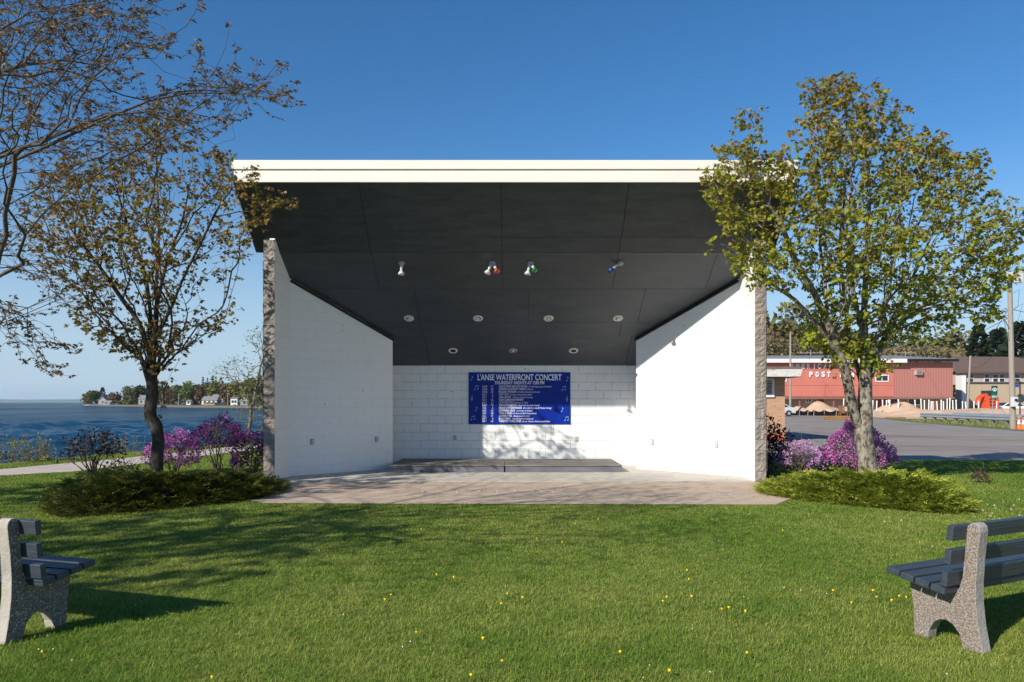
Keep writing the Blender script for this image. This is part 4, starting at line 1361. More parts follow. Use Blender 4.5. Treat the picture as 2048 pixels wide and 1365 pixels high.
def juniper(label, poly, top, n, mat, seed):
    rng = np.random.default_rng(seed)
    cx = sum(p[0] for p in poly) / len(poly); cy = sum(p[1] for p in poly) / len(poly)
    root = empty('juniper_shrub', (cx, cy, 0), label, 'shrub', 'spreading juniper beds beside the stage')
    from mathutils.geometry import tessellate_polygon
    b = MB()
    inner = [(cx + (x - cx) * .97, cy + (y - cy) * .97) for x, y in poly]
    for t_ in tessellate_polygon([[Vector((x, y, 0)) for x, y in inner]]):
        b.face([(inner[i][0], inner[i][1], .012) for i in t_])
    b.build('mulch', M['mulch'], root)
    xs = [p[0] for p in poly]; ys = [p[1] for p in poly]
    x = rng.uniform(min(xs), max(xs), n * 4); y = rng.uniform(min(ys), max(ys), n * 4)
    k = in_poly(x, y, poly)
    x, y = x[k][:n], y[k][:n]
    N = len(x)
    ed = edge_dist(x, y, poly)
    lump = vnoise(np.stack([x, y, np.zeros(N)], 1), 1.5, seed) * .12 + vnoise(np.stack([x, y, np.zeros(N)], 1), 4.5, seed) * .06
    hh = top * np.clip(ed / .75, 0, 1) ** .6 * rng.uniform(.35, 1, N) ** .35 + lump * np.clip(ed / .5, 0, 1)
    hh = hh * np.clip(1 - (y - 12.3) / 1.6 * .55, .45, 1)
    z = np.maximum(.02, hh - .12)
    az = np.arctan2(y - cy, x - cx) + rng.normal(0, .9, N)
    # local outward direction near the rim
    pitch = rng.uniform(-.05, .65, N)
    Vt, Ft = frond_mesh(rng)
    L = rng.uniform(.18, .42, N)
    L = L * np.clip(.55 + ed / .8, .55, 1)
    a = np.stack([np.cos(az) * np.cos(pitch), np.sin(az) * np.cos(pitch), np.sin(pitch)], 1)
    up = np.tile(np.array([0, 0, 1.0]), (N, 1)) + rng.normal(0, .25, (N, 3))
    X = np.cross(a, up); X /= np.linalg.norm(X, axis=1, keepdims=True)
    Z = np.cross(X, a)
    p0 = np.stack([x, y, z], 1)
    V = p0[:, None, :] + L[:, None, None] * (Vt[None, :, 0:1] * X[:, None, :] + Vt[None, :, 1:2] * a[:, None, :] + Vt[None, :, 2:3] * Z[:, None, :])
    V[:, :, 2] = np.maximum(V[:, :, 2], .015)
    kf = (np.arange(N) * len(Vt))[:, None, None] + Ft[None]
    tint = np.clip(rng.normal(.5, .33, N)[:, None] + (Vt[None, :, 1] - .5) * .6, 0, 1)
    np_mesh('foliage', V.reshape(-1, 3), [kf.reshape(-1, 4)], mat, root, tint.ravel())
    # woody stems
    mb = MB()
    for i in range(26):
        a_ = random.uniform(0, 6.28); l_ = random.uniform(.6, 1.4)
        mb.tube([(cx, cy, .02), (cx + math.cos(a_) * l_ * .5, cy + math.sin(a_) * l_ * .4, .16), (cx + math.cos(a_) * l_, cy + math.sin(a_) * l_ * .7, .22)], [.02, .014, .008], 5)
    mb.build('stems', M['stem'], root)
JL = [(-5.95, 10.2), (-5.6, 10.35), (-5.1, 10.75), (-4.4, 11.6), (-3.95, 12.3), (-3.95, 13.2), (-4.25, 14.2), (-4.9, 14.62), (-6.0, 14.9), (-7.2, 15.0), (-8.0, 14.3), (-7.6, 12.6), (-6.95, 11.5), (-6.4, 10.5)]
JR = [(4.15, 12.85), (4.45, 12.0), (5.0, 11.35), (5.6, 10.75), (6.1, 10.45), (6.45, 10.7), (6.7, 11.2), (7.05, 12.0), (7.55, 13.1), (7.8, 14.2), (7.3, 14.9), (6.2, 15.0), (5.0, 14.4), (4.5, 13.7)]
juniper('low spreading juniper in shade at the foot of the lakeside maple', JL, .42, 5600, M['juniper_shade_tone'], 21)
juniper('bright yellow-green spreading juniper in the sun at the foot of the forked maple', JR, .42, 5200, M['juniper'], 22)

# ------------------------------------------------------------------ flowering and dark shrubs
def bush(name, c, rx, ry, h, label, cat, group, petal=None, nfl=0, leafmat='shrub_leaf', nleaf=500, leafsize=.055, stems=14, shape=1.0, seed=0, base_gap=.25, lean=(0, 0), flat=.6):
    rng = np.random.default_rng(seed)
    c = Vector((c[0], c[1], 0))
    root = empty(name, c, label, cat, group)
    def shell_pts(n, lo, hi, up=0.0):
        q = rng.normal(0, 1, (n * 2, 3)); q[:, 2] = np.abs(q[:, 2]) * 1.0 - .25
        q /= np.linalg.norm(q, axis=1, keepdims=True)
        q = q[q[:, 2] > -.45][:n]
        rr = rng.uniform(lo, hi, (len(q), 1)) * (1 + .28 * vnoise(q, 2.2, seed)[:, None])
        q = q * rr
        zz_ = (q[:, 2] + .45) / 1.45
        wd = np.clip(1 - (1 - shape) * zz_, .12, 1)
        return np.stack([c.x + q[:, 0] * rx * wd + lean[0] * zz_ * h, c.y + q[:, 1] * ry * wd + lean[1] * zz_ * h, np.maximum(.04, base_gap * h + zz_ * h * (1 - base_gap))], 1), q
    mb = MB()
    lp, lq = shell_pts(nleaf, .45, 1.0)
    for i in range(stems):
        e = Vector(lp[rng.integers(len(lp))])
        a = Vector((c.x + rng.normal(0, .06), c.y + rng.normal(0, .06), 0))
        m_ = a.lerp(e, .5) + Vector((rng.normal(0, .05), rng.normal(0, .05), .02))
        mb.tube([a, m_, e], [.012, .008, .004], 5, caps=False)
        for _ in range(4):
            e2 = e + Vector(rng.normal(0, .13, 3)) + Vector((0, 0, .05))
            mb.tube([m_.lerp(e, rng.uniform(.2, .9)), e2], [.005, .0025], 3, caps=False)
    mb.build('stems', M['stem'], root, smooth=True)
    n = len(lp)
    ax = lq + rng.normal(0, .6, (n, 3)); ax[:, 2] -= .1
    leaves('foliage', lp, ax, leafsize * rng.uniform(.6, 1.3, n), np.clip(rng.normal(.4, .3, n), 0, 1), M[leafmat], root, (OVAL_V, OVAL_F), rng, .8)
    if petal:
        fp, fq = shell_pts(nfl, .86, 1.06)
        k = vnoise(fp, 5.0, seed) > -.22
        fp, fq = fp[k], fq[k]
        m_ = 9                                            # petals to a truss
        P_ = np.repeat(fp, m_, 0); Q_ = np.repeat(fq, m_, 0)
        N = len(P_)
        off = rng.normal(0, 1, (N, 3)); off /= np.linalg.norm(off, axis=1, keepdims=True)
        P_ = P_ + off * .032
        ax = off + Q_ * .8 + np.array([0, 0, .2])
        base_t = np.repeat(np.clip(rng.normal(.5, .25, len(fp)), 0, 1), m_)
        leaves('flowers', P_, ax, .036 * rng.uniform(.7, 1.3, N), np.clip(base_t + rng.normal(0, .15, N), 0, 1), M[petal], root, (OVAL_V * np.array([1.7, 1, 1]), OVAL_F), rng, .9)
    return root
FG = 'flowering rhododendrons beside the bandshell'
bush('rhododendron', (-7.30, 16.5), .50, .5, .92, 'bright purple rhododendron just behind the lakeside maple trunk', 'shrub', FG, 'petal', 520, seed=1, nleaf=620, base_gap=.06)
bush('rhododendron', (-6.30, 16.4), .52, .5, 1.22, 'tallest purple rhododendron, open and leggy below, midway between maple and bandshell', 'shrub', FG, 'petal_deep', 430, seed=2, nleaf=520, base_gap=.36)
bush('rhododendron', (-5.48, 16.3), .46, .5, .92, 'dark purple rhododendron in shade against the bandshell pier', 'shrub', FG, 'petal_deep', 480, seed=3, nleaf=700, base_gap=.02)
bush('barberry_shrub', (-8.42, 15.4), .62, .5, 1.02, 'dark brown-leaved open shrub before the path and the lake', 'shrub', 'dark leaved shrubs', None, 0, 'purple_brown_leaf', 900, .065, 26, seed=4, base_gap=.33)
bush('barberry_shrub', (-7.75, 15.1), .42, .35, .42, 'low dark brown shrub at the edge of the shaded juniper', 'shrub', 'dark leaved shrubs', None, 0, 'purple_brown_leaf', 300, .055, 12, seed=5, base_gap=.1)
bush('rhododendron', (5.35, 15.9), .42, .5, 1.22, 'dark maroon-leaved rhododendron against the sunlit bandshell pier', 'shrub', FG, 'petal_deep', 40, 'maroon_leaf', 1500, .075, 16, seed=6, base_gap=.05)
bush('rhododendron', (5.78, 15.4), .40, .36, .76, 'pale lilac rhododendron with bare stems below, before the brick hut', 'shrub', FG, 'petal_pale', 230, nleaf=160, stems=20, seed=7, base_gap=.3)
bush('rhododendron', (7.46, 16.6), .92, .7, 1.12, 'broad pointed purple rhododendron behind the forked maple trunk', 'shrub', FG, 'petal', 1050, nleaf=700, shape=.45, seed=8, base_gap=.04, stems=22)
bush('seedling_shrub', (8.95, 14.6), .2, .15, .26, 'tiny reddish seedling shrub in tree shade on the lawn by the road', 'shrub', None, None, 0, 'maroon_leaf', 150, .055, 4, seed=9, base_gap=.05)

def weeds(c, n, h, r_, label, seed):
    rng = np.random.default_rng(seed)
    root = empty('weed_clump', c, label, 'weeds', 'weeds along the lake bank')
    mb = MB()
    lp, la = [], []
    for i in range(n):
        x = c[0] + rng.normal(0, r_); y = c[1] + rng.normal(0, r_ * .6)
        hh = h * rng.uniform(.35, 1.0)
        e = Vector((x + rng.normal(0, .1), y + rng.normal(0, .1), c[2] + hh))
        a = Vector((x, y, c[2] - .2))
        mb.tube([a, a.lerp(e, .6) + Vector((rng.normal(0, .03), 0, 0)), e], [.007, .005, .003], 3, caps=False)
        for k in range(int(12 * hh / h) + 4):
            s = rng.uniform(.25, 1)
            lp.append(tuple(a.lerp(e, s))); q = rng.normal(0, 1, 3); q[2] = abs(q[2]) * .8; la.append(q)
    mb.build('stems', M['dry'], root)
    N = len(lp)
    leaves('foliage', lp, np.array(la), .10 * rng.uniform(.5, 1.2, N), rng.uniform(0, 1, N), M['weed'], root, (OVAL_V * np.array([.6, 1, 1]), OVAL_F), rng)
weeds((-12.75, 20.0, -.1), 80, .85, .38, 'tall yellow-green weeds at the lake edge near the picture side', 31)
weeds((-12.45, 24.6, -.25), 40, .75, .30, 'small yellowish weed clump at the lake edge behind the dark shrub', 32)
weeds((-13.3, 18.1, -.2), 18, .4, .5, 'low grassy weeds on the stones of the bank', 33)

# ------------------------------------------------------------------ grass
def grass(n, name, label):
    rng = RNG
    d = 3.7 + (26 - 3.7) * rng.uniform(0, 1, n) ** 1.7
    x = rng.uniform(-1, 1, n) * (.70 * d + 3.0)
    k = in_poly(x, d, [(-15.2, 12), (-13.2, 17), (-12.6, 19.2), (-12.2, 21.4), (-11.5, 24.3), (-9.6, 30), (-5.2, 30), (-4.9, 14.6), (4.9, 14.6), (6, 20.2), (24, 20.2), (24, 2), (-18, 2), (-18, 6)])
    k &= ~in_poly(x, d, APRON) & ~in_poly(x, d, PATH_A + PATH_B[::-1])
    k &= ~(in_poly(x, d, JL) & (edge_dist(x, d, JL) > .12)) & ~(in_poly(x, d, JR) & (edge_dist(x, d, JR) > .12))
    x, d = x[k], d[k]
    N = len(x)
    # patchiness of the turf itself: thin straw-coloured places and lush ones
    gx = np.linspace(-20, 22, 211); gy = np.linspace(2, 31, 146)
    tab = np.array([[.6 * mnoise.noise(Vector((a * .55, b_ * .55, 1.3))) + .5 * mnoise.noise(Vector((a * 1.9, b_ * 1.9, 4.1))) for a in gx] for b_ in gy])
    ix = np.clip(((x + 20) / .2).astype(int), 0, 210); iy = np.clip(((d - 2) / .2).astype(int), 0, 145)
    pt = tab[iy, ix]
    hgt = rng.uniform(.010, .030, N) * (1 + .35 * pt) * (1 + .15 * (d < 6))
    wdt = .0030 * np.clip(d / 5, .8, 4) ** .9 * rng.uniform(.7, 1.4, N)
    az = rng.uniform(0, 2 * np.pi, N)
    ln = rng.uniform(.3, 1.9, N) * hgt
    bx_, by_ = np.cos(az), np.sin(az)
    fx, fy = -by_, bx_
    V = np.zeros((N, 5, 3))
    V[:, 0] = np.stack([x - bx_ * wdt / 2, d - by_ * wdt / 2, np.zeros(N)], 1)
    V[:, 1] = np.stack([x + bx_ * wdt / 2, d + by_ * wdt / 2, np.zeros(N)], 1)
    V[:, 2] = np.stack([x + bx_ * wdt * .4 + fx * ln * .4, d + by_ * wdt * .4 + fy * ln * .4, hgt * .65], 1)
    V[:, 3] = np.stack([x - bx_ * wdt * .4 + fx * ln * .4, d - by_ * wdt * .4 + fy * ln * .4, hgt * .65], 1)
    V[:, 4] = np.stack([x + fx * ln, d + fy * ln, hgt], 1)
    b = (np.arange(N) * 5)[:, None]
    tint = np.clip(rng.normal(.34, .28, N) - .75 * pt + .22 * (rng.uniform(0, 1, N) < .07), 0, 1)
    o = np_mesh(name, V.reshape(-1, 3), [b + np.array([[0, 1, 2, 3]]), b + np.array([[3, 2, 4]])], M['grass'], None, np.repeat(tint, 5))
    tag(o, label, 'grass', None, 'stuff')
grass(1150000, 'grass', 'short mown lawn grass with thin straw-coloured patches')

# dandelions, one by one
DN = [(1150, 1049), (1075, 1079), (1125, 1087), (873, 1152), (908, 1158), (1018, 1185), (1000, 1206), (1043, 1195), (783, 1188), (769, 1201), (1375, 1143), (1378, 1161), (1381, 1195), (1440, 1216), (1330, 1195),
      (1325, 1202), (1460, 1218), (1490, 1226), (232, 1147), (85, 1305), (835, 1263), (966, 1281), (1005, 1320), (1490, 1304), (1748, 1181), (1754, 1193), (1784, 1203), (1800, 1192), (1814, 1197), (1700, 1204),
      (1335, 1340), (1242, 1307), (421, 1359), (1668, 1180), (1563, 1062), (1840, 1085), (2006, 1121), (1195, 1040), (845, 1060), (940, 1352)]
fl = MB()
fl.lathe([(.001, .0), (.009, .004), (.016, .012), (.017, .016), (.010, .020), (.001, .021)], (0, 0, .045), (0, 0, 1), 10)
st = MB().tube([(0, 0, 0), (.004, .002, .03), (0, 0, .047)], .0016, 5)
lf = MB()
for k in range(6):
    a = k * 1.05
    lf.face([(0, 0, .006), (.05 * math.cos(a - .16), .05 * math.sin(a - .16), .018), (.09 * math.cos(a), .09 * math.sin(a), .010), (.05 * math.cos(a + .16), .05 * math.sin(a + .16), .018)])
proto = None
for i, (px, py) in enumerate(DN):
    g = G(px, py, .05)
    if proto is None:
        proto = empty('dandelion', (0, 0, 0), 'small yellow dandelion flower open in the mown grass', 'dandelion', 'yellow dandelions dotted over the lawn')
        kids = [fl.build('flower_head', M['dandelion'], proto, True, smooth=True), st.build('stem', M['weed'], proto, True), lf.build('leaf_rosette', pmat('dandelion_leaf', (.06, .11, .02), .6, .2), proto, True)]
        o = proto
    else:
        o = proto.copy(); COL.objects.link(o)
        for kd in kids:
            c = kd.copy(); COL.objects.link(c); c.parent = o
    o.location = (g.x, g.y, 0)
    s = random.uniform(.42, .7)
    o.scale = (s, s, random.uniform(.75, 1.1))
    o.rotation_euler = (random.uniform(-.25, .25), random.uniform(-.25, .25), random.uniform(0, 6))
sh = MB()
for k in range(26):                                    # ball of fine seeds
    v = Vector(RNG.normal(0, 1, 3)).normalized()
    c = Vector((0, 0, .12)) + v * .013
    u = v.orthogonal().normalized() * .005; w_ = v.cross(u).normalized() * .005
    sh.face([c - u, c - w_, c + u, c + w_])
sst = MB().tube([(0, 0, 0), (.006, .003, .06), (0, 0, .11)], .0018, 5)
proto2 = None
for i, (px, py) in enumerate([(1975, 1010), (1990, 1013), (2010, 1005), (1998, 1040), (1992, 1018), (1984, 1028), (2020, 1020), (1963, 1022), (2032, 1012), (1977, 1033), (2003, 1047), (1772, 1045), (1806, 1043), (2040, 1032), (1950, 1035), (2025, 1052),
                              (1958, 1050), (2036, 1000)]):
    g = G(px, py, .11)
    if proto2 is None:
        proto2 = empty('dandelion_seedhead', (0, 0, 0), 'white dandelion seed head standing in the grass before the road', 'dandelion', 'white dandelion seed heads on the lawn')
        kids2 = [sh.build('seed_ball', M['seedhead'], proto2, True), sst.build('stem', M['weed'], proto2, True)]
        o = proto2
    else:
        o = proto2.copy(); COL.objects.link(o)
        for kd in kids2:
            c = kd.copy(); COL.objects.link(c); c.parent = o
    o.location = (g.x, g.y, 0)
    o.rotation_euler = (random.uniform(-.2, .2), random.uniform(-.2, .2), random.uniform(0, 6))
cl = MB()
for k in range(45):
    px, py = random.uniform(60, 2000), random.uniform(1020, 1360)
    g = G(px, py, .03)
    s = random.uniform(.003, .0055)
    cl.lathe([(.001, 0), (s, s * .6), (s * .8, s * 1.5), (.001, s * 1.9)], (g.x, g.y, random.uniform(.03, .045)), (0, 0, 1), 6)
o = cl.build('clover_flowers', M['clover']); tag(o, 'tiny white clover heads sprinkled through the lawn', 'clover', None, 'stuff')
# ------------------------------------------------------------------ far trees (one by one)
def tintmat(name, a, b_):
    return pmat(name, a, .7, .1, spec=.2, attr=(a, b_), trans=.25)
FT = {'olive': tintmat('olive_spring_foliage', (.12, .125, .035), (.24, .215, .07)), 'green': tintmat('fresh_green_foliage', (.085, .125, .03), (.19, .22, .06)),
      'dark': tintmat('dark_foliage', (.06, .075, .025), (.14, .14, .05)), 'brown': tintmat('rusty_budding_foliage', (.13, .085, .045), (.25, .15, .085)),
      'conifer': tintmat('conifer_needles', (.012, .030, .016), (.035, .060, .026)), 'grey': tintmat('bare_grey_twigs', (.12, .105, .085), (.22, .20, .15))}
def far_tree(name, x, y, z0, w_, h, kind, label, group, seed, n=650, q=None, gap=.25):
    rng = np.random.default_rng(seed)
    root = empty(name, (x, y, z0), label, 'tree', group)
    mb = MB()
    th = h * (.95 if kind == 'conifer' else .55)
    mb.tube([(x, y, z0 - .5), (x + rng.normal(0, .02 * h), y, z0 + th * .5), (x + rng.normal(0, .03 * h), y, z0 + th)], [.028 * h, .02 * h, .006 * h], 6)
    if kind != 'conifer':
        for k in range(5):
            a = rng.uniform(0, 6.28); s = rng.uniform(.35, .9)
            mb.tube([(x, y, z0 + th * s), (x + math.cos(a) * w_ * .3, y + math.sin(a) * w_ * .3, z0 + th * s + h * .18)], [.010 * h, .004 * h], 4, caps=False)
    mb.build('trunk', M['bark'], root)
    q = q or max(.16, w_ * .05)
    if kind == 'conifer':
        u = rng.uniform(0, 1, n) ** .7
        lay = (np.floor(u * 11) + rng.uniform(.0, .7, n)) / 11
        r = (1 - lay) * w_ / 2 * rng.uniform(.3, 1.05, n)
        a = rng.uniform(0, 6.28, n)
        p = np.stack([x + r * np.cos(a), y + r * np.sin(a), z0 + h * (1 - .88 * (1 - lay)) - r * .18], 1)
        ax = np.stack([np.cos(a), np.sin(a), np.full(n, -.25)], 1)
        tint = np.clip(rng.normal(.5, .3, n), 0, 1)
    else:
        lob = 12
        cs = rng.normal(0, 1, (lob, 3)); cs /= np.linalg.norm(cs, axis=1, keepdims=True)
        cs *= rng.uniform(.25, .62, (lob, 1))
        rs = rng.uniform(.30, .5, lob)
        n *= 2
        i = rng.integers(0, lob, n)
        v = rng.normal(0, 1, (n, 3)); v /= np.linalg.norm(v, axis=1, keepdims=True)
        v *= rng.uniform(.25, 1.05, (n, 1)) ** .5
        u = cs[i] + v * rs[i][:, None]
        p = np.stack([x + u[:, 0] * w_ * .52, y + u[:, 1] * w_ * .5, z0 + h * (gap + (1 - gap) * (.5 + .5 * u[:, 2]))], 1)
        k = vnoise(p, 6 / w_, seed) > -.28
        p = p[k]; v = v[k]
        ax = v + rng.normal(0, .6, v.shape)
        tint = np.clip(rng.normal(.45, .3, len(p)), 0, 1)
    leaves('crown', p, ax, q * rng.uniform(.6, 1.5, len(p)), tint, FT[kind], root, (QUAD_V, QUAD_F), rng, .8)
    return root

# --- the wooded point across the bay
def pt3(zx_, zy_):                                   # notes taken on an enlargement of the shore
    return zx_ / 3.413, 700 + zy_ / 3.413
def shore_d(px):
    return 560 + (px - 176) / (530 - 176) * (345 - 560) + 22
PT = [(630, 280, 55, 'olive', 'pale olive tree at the very tip of the far point'), (700, 272, 26, 'conifer', 'dark pointed evergreen beside the first house on the far point'),
      (775, 296, 36, 'brown', 'low rusty brown tree right of the small white house on the point'), (872, 262, 42, 'olive', 'olive tree left of the darker crown on the far shore'),
      (930, 246, 52, 'dark', 'broad dark crown behind the grey house on the far shore'), (985, 255, 34, 'olive', 'olive tree just left of the near maple trunk, across the bay'),
      (1060, 218, 42, 'olive', 'tall olive tree just behind the near maple trunk, across the bay'), (1120, 216, 44, 'dark', 'tall dark tree right of the near maple trunk, across the bay'),
      (1168, 262, 38, 'brown', 'rusty tree low among dark ones, across the bay'), (1218, 246, 42, 'dark', 'dark tree left of the fresh green crown across the bay'),
      (1300, 238, 58, 'green', 'fresh green rounded tree left of the large white house'), (1385, 240, 42, 'brown', 'rusty tree directly behind the large white house'),
      (1385, 206, 15, 'conifer', 'slim evergreen rising left of two others behind the white house'), (1416, 212, 12, 'conifer', 'smallest slim evergreen, middle of three behind the white house'),
      (1452, 199, 18, 'conifer', 'tallest evergreen right of two others behind the white house'), (1490, 216, 58, 'olive', 'olive woods tree behind the gable of the white house'),
      (1565, 212, 60, 'brown', 'wide rusty tree behind the far white block house'), (1645, 216, 60, 'olive', 'wide olive tree behind the small gabled house'),
      (1735, 200, 62, 'olive', 'high olive tree next to the pale shore tree across the bay'), (1810, 190, 60, 'dark', 'dark tree across the bay, half hidden by the bandshell pier'),
      (845, 352, 30, 'green', 'low bush at the water edge of the far point')]
for i, (zx_, zy_, hw, kd, lab) in enumerate(PT):
    px, py = pt3(zx_, zy_)
    d = shore_d(px) + (8 if kd == 'conifer' else 0) + random.uniform(10, 26)
    top = P(px, py, d)
    ww = 2 * hw / 3.413 / F * d * 1.45
    far_tree('evergreen_tree' if kd == 'conifer' else 'broadleaf_tree', top.x, d, .0, ww, top.z * 1.1 + .8, kd, lab, 'trees on the far shore', 100 + i, 420 if kd == 'conifer' else 620, ww * (.10 if kd == 'conifer' else .075), -.06)
def woods(name, label, pts_fn, n, mats, q, seed):
    rng = np.random.default_rng(seed)
    p = pts_fn(rng, n)
    ax = rng.normal(0, 1, p.shape)
    tint = np.clip(.45 + .9 * vnoise(p, .12, seed) + rng.normal(0, .2, len(p)), 0, 1)
    o = leaves(name, p, ax, q * rng.uniform(.6, 1.5, len(p)), tint, mats, None, (QUAD_V, QUAD_F), rng, .9)
    tag(o, label, 'woods', None, 'stuff')
def shore_pts(rng, n):
    px = rng.uniform(262, 585, n)
    d = np.array([shore_d(a) for a in px]) + rng.uniform(26, 75, n)
    top = np.interp(px, [262, 300, 400, 480, 590], [786, 777, 771, 765, 759]) + 7 * vnoise(np.stack([px, px * 0, px * 0], 1), .045, 1) + 4 * vnoise(np.stack([px, px * 0, px * 0], 1), .16, 2)
    zt = H + (HY - top) / F * d
    return np.stack([(px - CX) / F * d, d, zt * rng.uniform(.0, 1, n) ** .6], 1)
woods('far_woods', 'continuous spring woods rising behind the houses on the far shore', shore_pts, 9000, tintmat('mixed_woods', (.12, .125, .05), (.29, .25, .10)), 1.1, 71)
# rocks and grass along that shore are part of the bank; houses:
hw_white = pmat('white_siding', (.72, .72, .70), .6, .05, 3)
hw_grey = pmat('grey_siding', (.30, .31, .32), .7, .1, 3)
roof_grey = pmat('grey_shingles', (.22, .22, .23), .85, .2, 4)
roof_brown = pmat('brown_shingles', (.135, .092, .075), .9, .2, 3, .3, 20)
glass = pmat('dark_window_glass', (.02, .025, .03), .08, .1, spec=.6)
def house(zx0, zx1, eave, ridge, depth_m, label, wallm, roofm, gable_front=False, wins=2, extra=None, doff=0):
    px0, _ = pt3(zx0, 0); px1, _ = pt3(zx1, 0)
    d = shore_d((px0 + px1) / 2) - 6 + doff
    x0, x1 = (px0 - CX) / F * d, (px1 - CX) / F * d
    _, pe = pt3(0, eave); _, pr_ = pt3(0, ridge)
    ze, zr = P(0, pe, d).z, P(0, pr_, d).z
    root = empty('house', ((x0 + x1) / 2, d, 0), label, 'house', 'houses on the far shore')
    mb = MB()
    if gable_front:
        mb.prism([(x0, -.3), (x1, -.3), (x1, ze), ((x0 + x1) / 2, zr - .1), (x0, ze)], 'y', d, d + depth_m)
    else:
        mb.prism([(d, -.3), (d + depth_m, -.3), (d + depth_m, ze), (d + depth_m / 2, zr - .1), (d, ze)], 'x', x0, x1)
    mb.build('wall', wallm, root)
    mb = MB()
    o_ = .35
    if gable_front:
        c = (x0 + x1) / 2; s = (zr - ze) / (c - x0)
        mb.prism([(x0 - o_, ze - o_ * s), (c, zr), (x1 + o_, ze - o_ * s), (x1 + o_, ze - o_ * s + .25), (c, zr + .25), (x0 - o_, ze - o_ * s + .25)], 'y', d - o_, d + depth_m + o_)
    else:
        c = d + depth_m / 2; s = (zr - ze) / (c - d)
        mb.prism([(d - o_, ze - o_ * s), (c, zr), (d + depth_m + o_, ze - o_ * s), (d + depth_m + o_, ze - o_ * s + .25), (c, zr + .25), (d - o_, ze - o_ * s + .25)], 'x', x0 - o_, x1 + o_)
    mb.build('roof', roofm, root)
    for k in range(wins):
        wx = x0 + (x1 - x0) * (k + .7) / (wins + .4)
        f_ = MB().span((wx - .55, d - .08, ze * .35), (wx + .55, d - .01, ze * .35 + 1.3)).build('window', glass, root)
    if extra == 'porch':
        MB().span((x0 + .5, d - 2.2, ze * .52), (x1 - .3, d - .02, ze * .52 + .2)).build('porch_roof', roofm, root)
        for k in range(4):
            wx = x0 + .7 + (x1 - x0 - 1.2) * k / 3
            MB().span((wx - .08, d - 2.1, -.3), (wx + .08, d - 1.94, ze * .52)).build('porch_post', hw_white, root)
        MB().span((x0 + .5, d - 2.15, -.3), (x1 - .3, d - .03, .7)).build('porch_base', pmat('yellow_brown_deck', (.42, .30, .12), .8, .1), root)
    return root
house(672, 728, 345, 322, 7, 'grey house with a dark roof at the tip of the far point', hw_grey, roof_grey, True, 1, doff=12)
house(702, 748, 366, 349, 6, 'tiny white house low at the tip of the far point', hw_white, roof_grey, False, 1)
house(945, 1012, 335, 312, 8, 'grey house half hidden in trees left of the near maple trunk', hw_grey, roof_grey, False, 2, doff=10)
house(1378, 1478, 345, 320, 8, 'large white house with a front porch on the far shore', hw_white, roof_grey, False, 3, 'porch')
house(1440, 1520, 332, 306, 9, 'taller white gabled house standing behind the porch house', hw_white, roof_grey, False, 2, None, 12)
house(1574, 1620, 332, 326, 7, 'white box-shaped house with a flat roof on the far shore', hw_white, roof_grey, False, 2)
house(1640, 1692, 350, 326, 7, 'small pale gabled house near the bandshell pier on the far shore', hw_grey, hw_white, True, 1)
house(1272, 1300, 352, 345, 4, 'tiny white shed among trees left of the porch house', hw_white, roof_grey, False, 1)
wood = pmat('weathered_pole', (.30, .26, .215), .9, .2, 8, .3, 30, stretch=(4, 4, .4))
for zx_, zt, lab in ((958, 303, 'thin utility pole before the grey house on the far shore'), (1108, 282, 'utility pole right of the near maple trunk on the far shore'),
                     (1555, 292, 'utility pole between the white houses on the far shore'), (1220, 300, 'short utility pole by the fresh green tree on the far shore'), (1690, 300, 'utility pole right of the small gabled house on the far shore')):
    px, py = pt3(zx_, zt)
    d = shore_d(px) - 12
    tp = P(px, py, d)
    root = empty('utility_pole', (tp.x, d, 0), lab, 'utility pole', 'poles on the far shore')
    MB().tube([(tp.x, d, -.5), (tp.x, d, tp.z)], [.22, .16], 8).build('post', wood, root)
    MB().box((tp.x, d, tp.z - .6), (2.0, .12, .14)).build('crossarm', wood, root)
mb = MB()
for i in range(260):                                     # boulders along the far waterline
    px = random.uniform(168, 560)
    d = shore_d(px) - 22 - random.uniform(-3, 5)
    q = P(px, 812, d)
    s = random.uniform(.25, .9)
    pts = [Vector((random.gauss(0, 1), random.gauss(0, 1), abs(random.gauss(0, .6)))).normalized() * s * random.uniform(.7, 1.2) for _ in range(7)]
    mb.lathe([(.05, s * .7), (s * .8, s * .35), (s, -.4)], (q.x, d, -.6), (random.gauss(0, .2), random.gauss(0, .2), 1), 5)
o = mb.build('shore_rocks', pmat('pale_boulders', (.40, .34, .29), .95, .3, .5)); tag(o, 'pale boulders along the far waterline', 'rocks', None, 'stuff')

